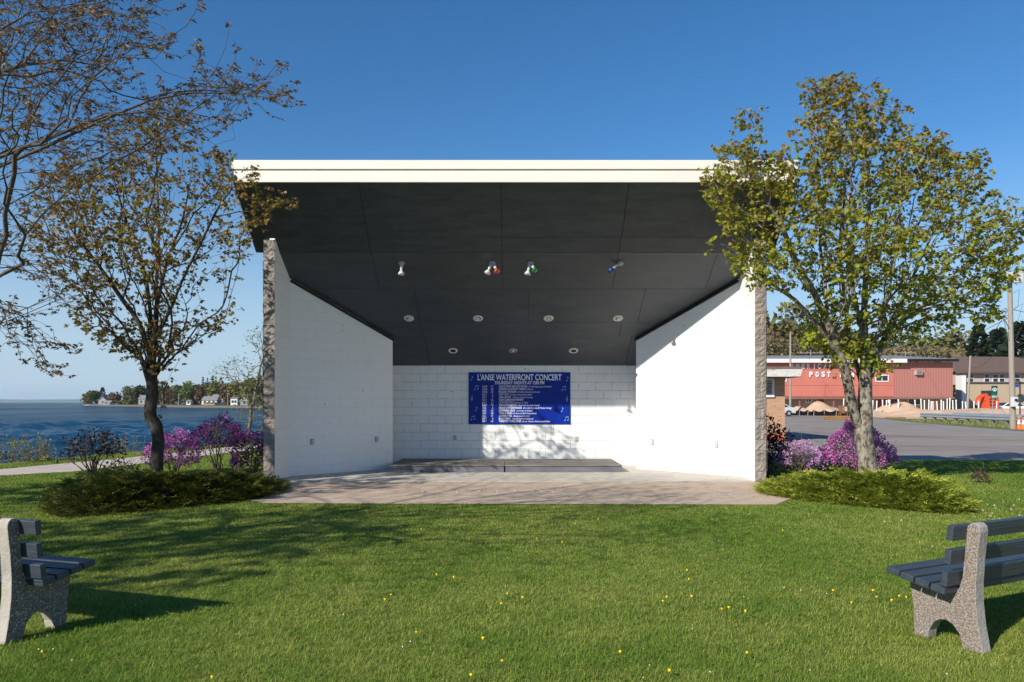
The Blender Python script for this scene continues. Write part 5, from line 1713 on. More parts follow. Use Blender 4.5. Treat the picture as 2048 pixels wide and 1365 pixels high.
# ------------------------------------------------------------------ the town on the right
# hill behind
b = MB()
gx = np.linspace(10, 330, 33); gy = np.linspace(138, 420, 22)
def hz(x, y): return max(0, min(1, (y - 138) / 90)) ** 1.2 * 10 * (1 - .55 * max(0, min(1, (x - 70) / 120))) + 2 * mnoise.noise(Vector((x * .03, y * .03, 0))) * min(1, (y - 138) / 40)
for i in range(len(gx) - 1):
    for j in range(len(gy) - 1):
        b.face([(gx[a], gy[c], hz(gx[a], gy[c]) - .02) for a, c in ((i, j), (i + 1, j), (i + 1, j + 1), (i, j + 1))])
o = b.build('hillside', M['ground']); o['kind'] = 'structure'
TT = [(1505, 640, 60, 'olive', 190, 'olive tree high on the hill beside the bandshell pier'), (1545, 602, 52, 'olive', 185, 'tall olive tree above the brick hut roof'), (1602, 618, 48, 'grey', 190, 'grey half-bare tree above the lodge roof, right of the olive one'),
      (1545, 672, 56, 'brown', 165, 'rusty brown thicket tree directly behind the lodge roof'), (1585, 678, 40, 'brown', 168, 'smaller rusty thicket tree beside the pale pole'), (1618, 668, 44, 'grey', 160, 'grey bare tree low behind the lodge roof'),
      (1655, 655, 50, 'dark', 170, 'dark tree seen past the left fork of the near maple'), (1700, 650, 50, 'olive', 175, 'olive tree behind the maple fork, above the lodge'), (1760, 660, 54, 'dark', 172, 'dark tree right of the maple trunk above the lodge roof'),
      (1815, 655, 46, 'green', 170, 'green tree above the right end of the lodge'), (1868, 652, 50, 'olive', 178, 'rounded olive tree above the gap between lodge and brown roof'), (1915, 668, 40, 'brown', 182, 'rusty tree left of the evergreens above the brown roof'),
      (1958, 664, 34, 'conifer', 170, 'dark evergreen at the left end of the brown roof'), (1996, 672, 44, 'conifer', 185, 'wide evergreen behind the brown roof, left of the utility pole'), (2040, 660, 48, 'conifer', 175, 'tall evergreen right of the utility pole'),
      (1978, 690, 26, 'grey', 190, 'small bare tree between the two evergreens'), (2085, 665, 50, 'green', 180, 'green tree at the picture edge behind the brown roof'), (1470, 650, 60, 'green', 180, 'green tree on the hill hidden by the bandshell roof')]
for i, (px, py, hw, kd, d, lab) in enumerate(TT):
    tp = P(px, py, d)
    g0 = hz(tp.x, d) - .3
    ww = 2 * hw / F * d * 1.4
    far_tree('evergreen_tree' if kd == 'conifer' else 'broadleaf_tree', tp.x, d, g0, ww, (tp.z - g0) * 1.13, kd, lab, 'trees on the hill behind the town', 200 + i, 900 if kd != 'conifer' else 800, ww * (.05 if kd != 'conifer' else .08), -.1)

def hill_pts(rng, n):
    px = rng.uniform(1440, 1930, n)
    d = rng.uniform(146, 168, n)
    top = np.interp(px, [1440, 1525, 1585, 1650, 1760, 1930], [668, 670, 680, 680, 690, 698]) + 7 * vnoise(np.stack([px, px * 0, px * 0], 1), .04, 3) + 4 * vnoise(np.stack([px, px * 0, px * 0], 1), .15, 4)
    zt = H + (HY - top) / F * d
    return np.stack([(px - CX) / F * d, d, zt * rng.uniform(.15, 1, n) ** .7], 1)
woods('hill_woods', 'rusty leafless thicket covering the slope behind the lodge roof', hill_pts, 16000, tintmat('rusty_thicket', (.115, .115, .05), (.25, .195, .095)), .36, 72)
# lodge with red upper storey
LD = 115.0
lx = lambda px: (px - CX) / F * LD
lz = lambda py: H - (py - HY) / F * LD
red = pmat('red_wall_panel', (.50, .165, .125), .7, .08, .4, .05, 4)
red2 = bpy.data.materials.new('ribbed_red_siding')
t = NT(red2)
bs = t.n['Principled BSDF']; bs.inputs['Roughness'].default_value = .7
tc = t.new('ShaderNodeTexCoord'); wv = t.new('ShaderNodeTexWave', bands_direction='X'); wv.inputs['Scale'].default_value = .8
t.link(tc.outputs['Object'], wv.inputs['Vector'])
cr = t.new('ShaderNodeValToRGB'); cr.color_ramp.elements[0].color = (.30, .12, .10, 1); cr.color_ramp.elements[1].position = .25; cr.color_ramp.elements[1].color = (.38, .16, .135, 1)
t.link(wv.outputs['Fac'], cr.inputs[0]); t.link(cr.outputs[0], bs.inputs['Base Color'])
taupe = pmat('taupe_wall', (.36, .285, .235), .8, .08, 1)
lodge = empty('lodge_building', (lx(1700), LD + 8, 0), 'long two-storey red lodge with white raised lettering and a taupe ground floor', 'building')
MB().span((lx(1480), LD, 2.29), (lx(1788), LD + 16, 7.75)).build('upper_wall', red, lodge)
MB().span((lx(1788) + .003, LD + .04, 2.29), (lx(1906), LD + 16, 7.6)).build('upper_siding', red2, lodge)
MB().span((lx(1480), LD + 1.6, -.1), (lx(1906), LD + 16, 2.28)).build('lower_wall', taupe, lodge)
MB().span((lx(1478), LD - .35, 2.02), (lx(1907), LD + 1.58, 2.285)).build('awning_band', pmat('dusty_brown_band', (.20, .12, .10), .8, .1), lodge)
MB().prism([(LD - 1.0, 8.0), (LD + 17, 9.6), (LD + 17, 9.4), (LD - 1.0, 7.76)], 'x', lx(1475), lx(1910)).build('roof', roof_grey, lodge)
MB().span((lx(1475), LD - 1.08, 7.45), (lx(1807), LD - 1.005, 8.02)).build('eave_board', hw_white, lodge)
MB().span((lx(1807) + .01, LD - 1.06, 7.62), (lx(1910), LD - 1.005, 8.0)).build('eave_board', M['black'], lodge)
MB().span((lx(1486), LD - .03, 2.32), (lx(1786), LD - .004, 2.42)).build('sill_strip', pmat('red_trim', (.36, .07, .05), .7), lodge)
mb = MB().span((lx(1486), LD - .012, 4.05), (lx(1786), LD - .003, 4.09))
mb.span((lx(1650), LD - .012, 2.5), (lx(1650) + .05, LD - .003, 4.04)).build('panel_joint', pmat('dark_red_joint', (.2, .045, .035), .8), lodge)
def win(root, x0, x1, y0, y1, d=LD, panes=2, name='window'):
    f_ = MB()
    a, c, e, g = lx(x0), lx(x1), lz(y1), lz(y0)
    if d != LD: a, c = a, c
    f_.span((a, d - .10, e), (a + .14, d - .005, g)).span((c - .14, d - .10, e), (c, d - .005, g)).span((a + .141, d - .10, g - .14), (c - .141, d - .005, g)).span((a + .141, d - .10, e), (c - .141, d - .005, e + .14))
    if panes == 2: f_.span(((a + c) / 2 - .05, d - .09, e + .141), ((a + c) / 2 + .05, d - .005, g - .141))
    o = f_.build(name, hw_white, root)
    p_ = MB().span((a + .1, d - .05, e + .1), (c - .1, d - .02, g - .1)).build('pane', glass, root)
    p_.parent = o
    return o
win(lodge, 1750, 1777, 750, 764); win(lodge, 1560, 1573, 754, 764)
for (x0, x1, y0, y1) in ((1619, 1631, 789, 806), (1740, 1757, 792, 810), (1826, 1853, 791, 811), (1560, 1572, 789, 805)):
    win(lodge, x0, x1, y0, y1, LD + 1.6)
door_red = pmat('red_door', (.22, .04, .03), .5, .1)
for x0, x1, m_ in ((1640, 1656, door_red), (1763, 1785, door_red), (1793, 1808, pmat('brown_door', (.16, .07, .045), .6, .1))):
    d_ = MB().span((lx(x0), LD + 1.53, .02), (lx(x1), LD + 1.595, lz(791))).build('door', m_, lodge)
    h_ = MB().span((lx(x1) - .25, LD + 1.47, .95), (lx(x1) - .15, LD + 1.528, 1.1)).build('handle', M['white_metal'], lodge); h_.parent = d_
MB().span((lx(1797), LD + 1.49, .9), (lx(1806), LD + 1.529, 1.7)).build('door_notice', pmat('blue_notice', (.10, .25, .42), .6), lodge)
for px in (1599, 1634, 1667, 1765, 1799, 1870):
    MB().span((lx(px) - .09, LD - .1, -.1), (lx(px) + .09, LD + .08, 2.015)).build('porch_post', pmat('rusty_post', (.24, .10, .06), .8), lodge)
ac = MB().span((lx(1829), LD - .5, lz(750)), (lx(1842), LD + .03, lz(741))).build('air_conditioner', pmat('cream_metal', (.42, .43, .36), .5), lodge)
g_ = MB()
for k in range(5): g_.span((lx(1829) + .08, LD - .52, lz(750) + .08 + k * .12), (lx(1842) - .08, LD - .502, lz(750) + .14 + k * .12))
g_ = g_.build('grille', M['hole'], lodge); g_.parent = ac
def raised(name, items, y, mat, parent, th):
    o = letter_part(name, items, y, mat, parent)
    md = o.modifiers.new('depth', 'SOLIDIFY'); md.thickness = th; md.offset = 0
    return o
for wd_, xs_, py, cap in (("AMERICAN", (1584, 1594.5, 1606, 1616.5, 1628, 1638, 1650, 1661), 732.5, .72), ("LEGION", (1693, 1704, 1715.5, 1727, 1738, 1750), 732.5, .72), ("POST", (1621.5, 1634, 1646, 1657), 749, .74), ("144", (1681, 1693, 1705), 749, .74)):
    its = []
    for ch, px in zip(wd_, xs_):
        hw = .085 if ch in 'I1' else .235
        raised('letter', [(ch, lx(px) - hw, lx(px) + hw, lz(py), cap, 0, .03)], LD - .09, M['sign_white'], lodge, .12)

# building with the brown roof
BD = 125.0
bx_ = lambda px: (px - CX) / F * BD
bz_ = lambda py: H - (py - HY) / F * BD
inn = empty('inn_building', (bx_(2010), BD + 6, 0), 'pale sided building with a large brown hip roof and beige brick ground floor', 'building')
MB().span((bx_(1912), BD, bz_(770)), (bx_(2150), BD + 13, bz_(744))).build('upper_wall', pmat('pinkish_siding', (.47, .40, .36), .75, .06, 1), inn)
beige = brickmat('beige_brick', (.48, .37, .26), (.43, .33, .23), (.4, .33, .25), .45, .15, .012, .3)
MB().span((bx_(1918), BD - 1.6, -.1), (bx_(2150), BD - .01, bz_(768))).build('lower_wall', beige, inn)
MB().span((bx_(1916), BD - 1.75, bz_(768) + .003), (bx_(2150), BD - .02, bz_(765))).build('cornice', pmat('dark_cornice', (.07, .06, .055), .7), inn)
mb = MB()
xa, xb = bx_(1905), bx_(2155); ze, zr = bz_(744), bz_(709)
mb.face([(xa, BD - .9, ze), (xb, BD - .9, ze), (xb - 6, BD + 6.5, zr), (xa + 4, BD + 6.5, zr)]); mb.face([(xa, BD - .9, ze), (xa + 4, BD + 6.5, zr), (xa, BD + 14, ze)])
mb.face([(xb, BD - .9, ze), (xb, BD + 14, ze), (xb - 6, BD + 6.5, zr)]); mb.face([(xa, BD + 14, ze), (xa + 4, BD + 6.5, zr), (xb - 6, BD + 6.5, zr), (xb, BD + 14, ze)])
mb.build('roof', roof_brown, inn)
MB().span((xa, BD - .95, ze - .28), (xb, BD - .86, ze - .005)).build('eave_board', pmat('brown_eave', (.12, .08, .07), .7), inn)
for x0 in (1924, 1937, 1969, 1986, 1999, 2030):
    a, c = bx_(x0), bx_(x0 + 9)
    f_ = MB().span((a - .1, BD - .06, bz_(765)), (c + .1, BD - .004, bz_(749))).build('window', hw_white, inn)
    p_ = MB().span((a, BD - .08, bz_(764)), (c, BD - .062, bz_(757.5))).span((a, BD - .08, bz_(756.5)), (c, BD - .062, bz_(750))).build('pane', glass, inn); p_.parent = f_
f_ = MB().span((bx_(1950), BD - 1.68, bz_(797)), (bx_(1981), BD - 1.605, bz_(782))).build('window', pmat('dark_frame', (.05, .05, .05), .5), inn)
p_ = MB().span((bx_(1951), BD - 1.70, bz_(796)), (bx_(1965), BD - 1.682, bz_(783))).span((bx_(1966), BD - 1.70, bz_(796)), (bx_(1980), BD - 1.682, bz_(783))).build('pane', glass, inn); p_.parent = f_
MB().span((bx_(1909), BD - 2.0, -.1), (bx_(1917.5), BD - .3, bz_(752))).build('white_annex', hw_white, inn)

# brick hut with a peeling flat roof
hut = empty('brick_hut', (8.7, 32, 0), 'small tan brick hut with a peeling white flat roof edge and louvred window', 'hut')
hb = brickmat('tan_brick', (.54, .30, .165), (.43, .215, .115), (.46, .36, .27), .215, .0677, .010, .6, .85, .2, 80)
MB().span((6.4, 30, .0), (10.70, 35, 2.50)).build('wall', hb, hut)
MB().span((5.6, 29.15, 2.50), (11.0, 35.8, 2.515)).span((5.6, 29.15, 2.80), (11.05, 35.8, 2.90)).build('roof', pmat('brown_roof_edge', (.16, .12, .095), .9, .2), hut)
mb = MB()
mb.prism([(5.55, 2.517), (10.97, 2.517), (11.06, 2.798), (5.55, 2.798)], 'y', 29.10, 29.14)
mb.prism([(29.145, 2.517), (35.8, 2.517), (35.8, 2.798), (29.145, 2.798)], 'x', 10.98, 11.0)
mb.build('roof_edge', pmat('peeling_white_paint', (.62, .60, .56), .8, .05, 3, .3, 20, dark=(.27, .23, .19), dscale=6, dlo=.56, dhi=.62, stretch=(.5, 1, 3)), hut)
f_ = MB().span((9.15, 29.93, 1.74), (9.25, 29.996, 2.47)).span((10.17, 29.93, 1.74), (10.27, 29.996, 2.47)).span((9.251, 29.93, 1.74), (10.169, 29.996, 1.84)).span((9.251, 29.93, 2.40), (10.169, 29.996, 2.47)).build('window', hw_white, hut)
mb = MB()
for k in range(5): mb.box((9.71, 29.955, 1.90 + k * .11), (.915, .10, .012), rot=Matrix.Rotation(R(38), 3, 'X'))
l_ = mb.build('louvre', pmat('frosted_louvre', (.55, .55, .48), .2, .1, spec=.6), hut); l_.parent = f_
p_ = MB().span((9.251, 29.985, 1.841), (10.169, 29.997, 2.399)).build('pane', glass, hut); p_.parent = f_
MB().span((6.39, 29.98, .0), (10.72, 35.0, .30)).build('plinth', pmat('red_painted_plinth', (.45, .13, .07), .8, .2, 4), hut)

# sand piles and the construction clutter
def pile(px, d, w_, dep, h, label, seed, flat=1.0):
    c = P(px, HY, d)
    root_v = Vector((c.x, d, 0))
    mb = MB()
    nx, ny = 30, 16
    def hh(u, v):
        r = math.hypot(u, v)
        e = max(0, 1 - r)
        e = min(e / flat, 1)
        return h * (e * e * (3 - 2 * e)) * (1 + .35 * mnoise.noise(Vector((u * 2.2 + seed, v * 2.2, 0)))) + .10 * mnoise.noise(Vector((u * 7, v * 7 + seed, 1))) * min(1, e * 4) - .05
    for i in range(nx):
        for j in range(ny):
            q = []
            for a, b_ in ((i, j), (i + 1, j), (i + 1, j + 1), (i, j + 1)):
                u, v = a / nx * 2 - 1, b_ / ny * 2 - 1
                q.append((c.x + u * w_ / 2, d + v * dep / 2, hh(u, v)))
            mb.face(q)
    o = mb.build('sand_pile', sandm, None, smooth=True)
    return tag(o, label, 'sand pile', 'sand piles before the lodge')
pile(1644, 95, 7.6, 8, 1.6, 'peaked sand pile behind the black silt fence, left of the maple trunk', 1)
pile(1700, 98, 9, 8, 1.1, 'low sand pile behind the maple trunk', 2)
pile(1795, 94, 9.5, 8, 1.5, 'broad sand pile right of the maple trunk', 3)
pile(1600, 98, 6, 6, 1.0, 'small sand pile next to the pale pole', 4)
pile(1950, 84, 26, 12, .72, 'long low sand bank behind the guard rail', 5, .5)
pile(1750, 86, 9, 6, .55, 'low sand heap in front of the broad pile', 6)
pipe_m = pmat('white_plastic_pipe', (.78, .78, .76), .4, .03)
random.seed(5)
proto = None
for px, py in [(1687.7, 798), (1746, 801), (1754, 802), (1765, 800), (1773, 801), (1776.5, 800), (1779.7, 800), (1796.6, 799), (1829.7, 800), (1841.8, 798), (1848.8, 801), (1858, 800), (1862.7, 803), (1866, 803), (1873.7, 803), (1882.5, 800), (1886.9, 803),
               (1894.5, 798), (1900, 796), (1905.5, 801), (1912, 800), (1925, 803), (1931, 804), (1948, 803), (1957, 802), (1993.5, 803)]:
    d = 93 + random.uniform(-1.5, 3)
    tp = P(px, py, d)
    if proto is None:
        proto = MB().tube([(0, 0, -1.6), (0, 0, -.16)], .062, 8).tube([(0, 0, -.159), (0, 0, 0)], .078, 8).build('plastic_pipe', pipe_m)
        tag(proto, 'white plastic pipe standing upright in the construction sand', 'pipe', 'white pipes standing in the sand')
        o = proto
    else:
        o = proto.copy(); COL.objects.link(o)
    o.location = tp
    o.rotation_euler = (random.uniform(-.04, .04), random.uniform(-.05, .05), 0)
# silt fence
fc = P(1650, HY, 88)
sf = empty('silt_fence', (fc.x, 88, 0), 'sagging black silt fence on wooden stakes before the sand piles', 'fence')
stk = [(1576, 90.5), (1599, 89.5), (1616, 88.5), (1628, 88), (1649, 87), (1673, 86), (1700, 85), (1722, 84)]
for px, d in stk:
    c = P(px, HY, d)
    MB().box((c.x, d, .33), (.07, .06, .75), rot=Matrix.Rotation(random.uniform(-.2, .2), 3, 'Y')).build('stake', wood, sf)
mb = MB()
for (p0, d0), (p1, d1) in zip(stk[:-1], stk[1:]):
    n = 6
    for k in range(n):
        a, b_ = k / n, (k + 1) / n
        A0 = P(p0, HY, d0).lerp(P(p1, HY, d1), a); A1 = P(p0, HY, d0).lerp(P(p1, HY, d1), b_)
        s0, s1 = .68 - .22 * math.sin(math.pi * a), .68 - .22 * math.sin(math.pi * b_)
        y0, y1 = A0.y + .12 * math.sin(a * 9), A1.y + .12 * math.sin(b_ * 9)
        mb.face([(A0.x, y0 - .05, 0), (A1.x, y1 - .05, 0), (A1.x, y1, s1), (A0.x, y0, s0)])
mb.build('fabric', pmat('black_fabric', (.010, .010, .011), .9, .3, 3, spec=.05), sf)
# stacked timbers and a lone plank
tm = pmat('brown_timber', (.30, .165, .06), .8, .3, 3, .3, 20, stretch=(.4, 4, 4))
tc_ = P(1683, HY, 67.5)
tb = empty('timber_stack', (tc_.x, 67.5, 0), 'low stack of brown timbers lying at the road edge', 'timber')
for r_ in range(2):
    for k in range(4):
        MB().box((tc_.x + random.uniform(-.06, .06), 67 + k * .24, .10 + r_ * .17), (3.2, .21, .155)).build('timber', tm, tb)
tc2 = P(1790, HY, 71)
o = MB().box((tc2.x, 71, .08), (1.9, .3, .14), .05).build('timber', tm); tag(o, 'single brown timber lying on the sand right of the maple trunk', 'timber')
# wooden garden chair
cc = P(1686, HY, 80)
ch = empty('garden_chair', (cc.x, 80, 0), 'brown wooden garden chair standing by the silt fence', 'chair')
cw = pmat('brown_chair_wood', (.20, .095, .045), .7, .2)
MB().box((cc.x, 80, .38), (.62, .55, .05), rot=Matrix.Rotation(R(-8), 3, 'X')).build('seat', cw, ch)
for k in range(5):
    MB().box((cc.x - .26 + k * .13, 80.34, .78), (.11, .03, .85), rot=Matrix.Rotation(R(-18), 3, 'X')).build('back_slat', cw, ch)
for sx in (-.34, .34):
    MB().box((cc.x + sx, 79.78, .28), (.06, .10, .56)).build('leg', cw, ch); MB().box((cc.x + sx, 80.25, .2), (.06, .10, .40)).build('leg', cw, ch)
    MB().box((cc.x + sx, 79.98, .585), (.12, .62, .04)).build('armrest', cw, ch)

# guard rail
galv = pmat('galvanised_steel', (.42, .45, .48), .45, .12, 2, spec=.5, metal=.5)
G0, G1 = Vector((32.6, 61, 0)), Vector((30.9, 45.5, 0))
gr = empty('guard_rail', (31.8, 53, 0), 'galvanised guard rail on short posts along the far road edge', 'guard rail')
dirv = (G1 - G0).normalized()
nv = Vector((dirv.y, -dirv.x, 0))
if nv.x > 0: nv = -nv
mb = MB()
prof = [(0, .36), (.07, .41), (.07, .47), (.0, .52), (.0, .55), (.07, .60), (.07, .66), (0, .70)]
for (a, b_) in zip(prof[:-1], prof[1:]):
    mb.face([G0 + nv * a[0] + Vector((0, 0, a[1])), G1 + nv * a[0] + Vector((0, 0, a[1])), G1 + nv * b_[0] + Vector((0, 0, b_[1])), G0 + nv * b_[0] + Vector((0, 0, b_[1]))])
mb.build('rail', galv, gr)
mb = MB()
H0, H1 = G0 + Vector((3.2, 1, 0)), G1 + Vector((3.4, 2, 0))
for (a, b_) in zip(prof[:-1], prof[1:]):
    mb.face([H0 + nv * a[0] + Vector((0, 0, a[1])), H1 + nv * a[0] + Vector((0, 0, a[1])), H1 + nv * b_[0] + Vector((0, 0, b_[1])), H0 + nv * b_[0] + Vector((0, 0, b_[1]))])
gr2 = empty('guard_rail', (35.1, 54.5, 0), 'second guard rail running parallel just behind the front one', 'guard rail')
mb.build('rail', galv, gr2)
pm_ = pmat('grey_timber_post', (.20, .18, .16), .9, .2)
for k in range(9):
    q = G0.lerp(G1, (k + .3) / 9)
    MB().box((q.x - nv.x * .1, q.y - nv.y * .1, .33), (.16, .2, .68)).build('post', pm_, gr)
    q = H0.lerp(H1, (k + .3) / 9)
    MB().box((q.x - nv.x * .1, q.y - nv.y * .1, .33), (.16, .2, .68)).build('post', pm_, gr2)
# weeds under the rail
mb = MB()
for k in range(1500):
    s = random.uniform(-.05, 1.1)
    q = G0.lerp(G1, s) + Vector((random.gauss(.3, .55), random.gauss(0, .3), 0))
    a = random.uniform(0, 6.28); h_ = random.uniform(.08, .34)
    u = Vector((math.cos(a), math.sin(a), 0)) * .03
    mb.face([q - u, q + u, q + Vector((random.gauss(0, .08), random.gauss(0, .08), h_))])
o = mb.build('tall_grass', pmat('verge_blades', (.16, .19, .05), .8, .4, 3)); tag(o, 'tufts of tall grass under the guard rail', 'grass', None, 'stuff')

# utility poles
def upole(px, pyb, px_top, py_top, d, r_, label, arm=None):
    bse = P(px, pyb, d); tp = P(px_top, py_top, d)
    root = empty('utility_pole', (bse.x, d, 0), label, 'utility pole', 'utility poles in the town')
    MB().tube([(bse.x, d, -.3), (tp.x, d, tp.z)], [r_, r_ * .72], 10).build('post', wood, root)
    if arm:
        MB().box((tp.x, d, tp.z - arm[1]), (arm[0], .12, .14)).build('crossarm', wood, root)
        for k in (-.42, -.15, .15, .42):
            MB().lathe([(.03, 0), (.05, .06), (.05, .1), (.02, .16)], (tp.x + k * arm[0], d, tp.z - arm[1] + .07), (0, 0, 1), 8).build('insulator', M['white_metal'], root)
    return root, tp
rp, rtop = upole(2026.5, 858, 2019, 545, 44, .165, 'large weathered utility pole with a meter box right of the guard rail')
tfm = MB()
tfm.span((rtop.x - .56, 43.55, rtop.z - .66), (rtop.x + .5, 43.85, rtop.z - .02)).build('equipment_box', pmat('pale_grey_steel', (.55, .56, .57), .5, .05), rp, bevel=.02)
m_ = P(2027, 804, 43.8)
mbx = MB().span((m_.x - .16, 43.60, m_.z - .28), (m_.x + .14, 43.82, m_.z + .27)).build('meter_box', M['white_metal'], rp, bevel=.01)
c_ = MB().lathe([(.08, .0), (.08, .06), (.06, .09), (.001, .1)], (m_.x, 43.6, m_.z + .1), (0, -1, 0), 14).build('meter', glass, rp); c_.parent = mbx
for k in range(3):
    MB().tube([(rtop.x + .18, 43.9, rtop.z - 1.2 - k * .9), (rtop.x + .5 + .2 * k, 43.9, rtop.z - 1.0 - k * .8), (rtop.x + .42, 43.9, rtop.z - 2.0 - k * .8), (rtop.x + .16, 43.9, rtop.z - 2.2 - k)], .012, 4).build('cable_loop', M['black'], rp)
MB().tube([(rtop.x - .1, 43.9, rtop.z - 3.2), (rtop.x - .75, 43.4, rtop.z - 2.65)], .03, 6).build('bracket', galv, rp)
MB().tube([(rtop.x - .1, 43.9, rtop.z - 3.9), (rtop.x - .75, 43.4, rtop.z - 2.65)], .02, 6).build('bracket', galv, rp)
MB().lathe([(.03, .05), (.14, 0), (.17, -.12), (.10, -.24), (.001, -.26)], (rtop.x - 1.15, 43.2, rtop.z - 2.5), (0, 0, 1), 12).build('street_lamp', M['white_metal'], rp)
MB().tube([(rtop.x - .75, 43.4, rtop.z - 2.65), (rtop.x - 1.15, 43.2, rtop.z - 2.47)], .025, 6).build('lamp_arm', galv, rp)
lp_, ltop = upole(1580.5, 822, 1581, 665, 95, .14, 'bare pale pole standing before the lodge by the brick hut')
mp_, mtop = upole(1934, 815, 1941, 712, 112, .17, 'leaning grey utility pole between the lodge and the brown roof')
cp_, ctop = upole(1621.5, 716, 1621.5, 702, 138, .12, 'utility pole whose crossarm rises just above the lodge roof', (4.2, .4))
dp_, dtop = upole(1811, 720, 1811, 703, 138, .12, 'utility pole with a crossarm above the right end of the lodge', (4.0, .3))
def wire(a, b_, sag, label):
    pts = [a.lerp(b_, k / 14) + Vector((0, 0, -sag * 4 * (k / 14) * (1 - k / 14))) for k in range(15)]
    o = MB().tube(pts, .016, 4).build('power_line', M['black'])
    tag(o, label, 'wire', 'overhead wires in the town')
wire(rtop + Vector((0, 0, -2.0)), mtop + Vector((0, 0, -.5)), .5, 'upper wire from the large pole to the leaning pole')
wire(rtop + Vector((0, 0, -3.6)), mtop + Vector((0, 0, -1.6)), .8, 'lower wire from the large pole to the leaning pole')
wire(rtop + Vector((0, 0, -2.6)), dtop + Vector((0, 0, .1)), 1.0, 'long wire from the large pole to the crossarm over the lodge')
wire(rtop + Vector((0, 0, -3.2)), Vector((60, 60, rtop.z - 3.6)), .8, 'wire leaving the large pole to the right, lower')
wire(rtop + Vector((0, 0, -2.1)), Vector((60, 60, rtop.z - 2.0)), .8, 'wire leaving the large pole to the right, upper')
wire(ltop + Vector((0, 0, -.2)), Vector((20, 118, ltop.z + 2.5)), .3, 'wire running left from the bare pale pole')
wire(ltop + Vector((0, 0, -.6)), ctop, .3, 'short wire from the bare pale pole to the crossarm')

# signs by the road
def wpt(px, py, d): return P(px, py, d)
gs_c = wpt(1988, 835, 70)
gs = empty('trail_sign', (gs_c.x, 70, 0), 'green route marker sign with a white emblem above a small green plate', 'sign')
MB().tube([(wpt(1984, 838, 70).x, 70.02, 0), (wpt(1988, 772, 70).x, 70.02, wpt(1988, 772, 70).z)], .03, 6).build('post', galv, gs)
green = pmat('green_sign_face', (.01, .085, .05), .4, .05)
a, c = wpt(1982.5, 788, 70), wpt(1994.6, 772, 70)
pn = MB().span((a.x, 69.96, a.z), (c.x, 69.99, c.z)).build('panel', green, gs)
mb = MB(); cx_, cz_ = (a.x + c.x) / 2, (a.z + c.z) / 2
ang = np.linspace(math.pi, 0, 12)
for k in range(11):
    mb.face([(cx_ + .17 * math.cos(ang[k]), 69.955, cz_ - .05 + .17 * math.sin(ang[k])), (cx_ + .23 * math.cos(ang[k]), 69.955, cz_ - .05 + .23 * math.sin(ang[k])),
             (cx_ + .23 * math.cos(ang[k + 1]), 69.955, cz_ - .05 + .23 * math.sin(ang[k + 1])), (cx_ + .17 * math.cos(ang[k + 1]), 69.955, cz_ - .05 + .17 * math.sin(ang[k + 1]))])
mb.face([(cx_ - .15, 69.955, cz_ - .13), (cx_ + .15, 69.955, cz_ - .13), (cx_, 69.955, cz_ + .07)])
mb.build('emblem', M['sign_white'], gs)
a2, c2 = wpt(1982, 798, 70), wpt(1994, 789.4, 70)
MB().span((a2.x, 69.96, a2.z), (c2.x, 69.99, c2.z)).build('panel', pmat('teal_plate', (.01, .15, .11), .4), gs)
letter_part('lettering', [("BEGIN", a2.x + .07, c2.x - .07, (a2.z + c2.z) / 2, .17, 0, .01)], 69.955, M['sign_white'], gs)
rs_c = wpt(2040, 838, 55)
rs = empty('road_sign', (rs_c.x, 55, 0), 'round dark road sign seen from behind on a black post with a small blue plate', 'sign')
MB().tube([(rs_c.x, 55, 0), (rs_c.x, 55, wpt(0, 763, 55).z)], .045, 6).build('post', M['black'], rs)
q = wpt(2041.5, 797, 54.9)
MB().lathe([(.001, .0), (.32, 0), (.32, .02), (.001, .02)], (q.x, 54.93, q.z), (0, -1, 0), 20).build('disc', pmat('dark_sign_back', (.06, .065, .07), .5), rs)
q = wpt(2034.5, 772, 54.9)
MB().span((q.x - .13, 54.9, q.z - .1), (q.x + .13, 54.95, q.z + .1)).build('plate', pmat('blue_plate', (.02, .08, .34), .4), rs)
# traffic cones
orange = pmat('orange_cone', (.80, .16, .03), .5, .08)
for px, py, d, lab, sc_ in ((2038, 859, 44, 'orange traffic cone with a white collar beside the large pole', 1.0), (2047, 861, 43.2, 'second orange traffic cone at the picture edge', .95)):
    g0 = P(px, HY, d)
    rt = empty('traffic_cone', (g0.x, d, 0), lab, 'traffic cone', 'orange traffic cones')
    MB().box((g0.x, d, .025), (.36, .36, .05)).build('base', orange, rt)
    MB().lathe([(.15, .051), (.105, .28), (.10, .30)], (g0.x, d, 0), (0, 0, 1), 16).lathe([(.062, .52), (.03, .73 * sc_), (.001, .735 * sc_)], (g0.x, d, 0), (0, 0, 1), 16).build('cone', orange, rt, smooth=True)
    MB().lathe([(.1005, .30), (.0625, .52)], (g0.x, d, 0), (0, 0, 1), 16).build('collar', M['white_metal'], rt, smooth=True)

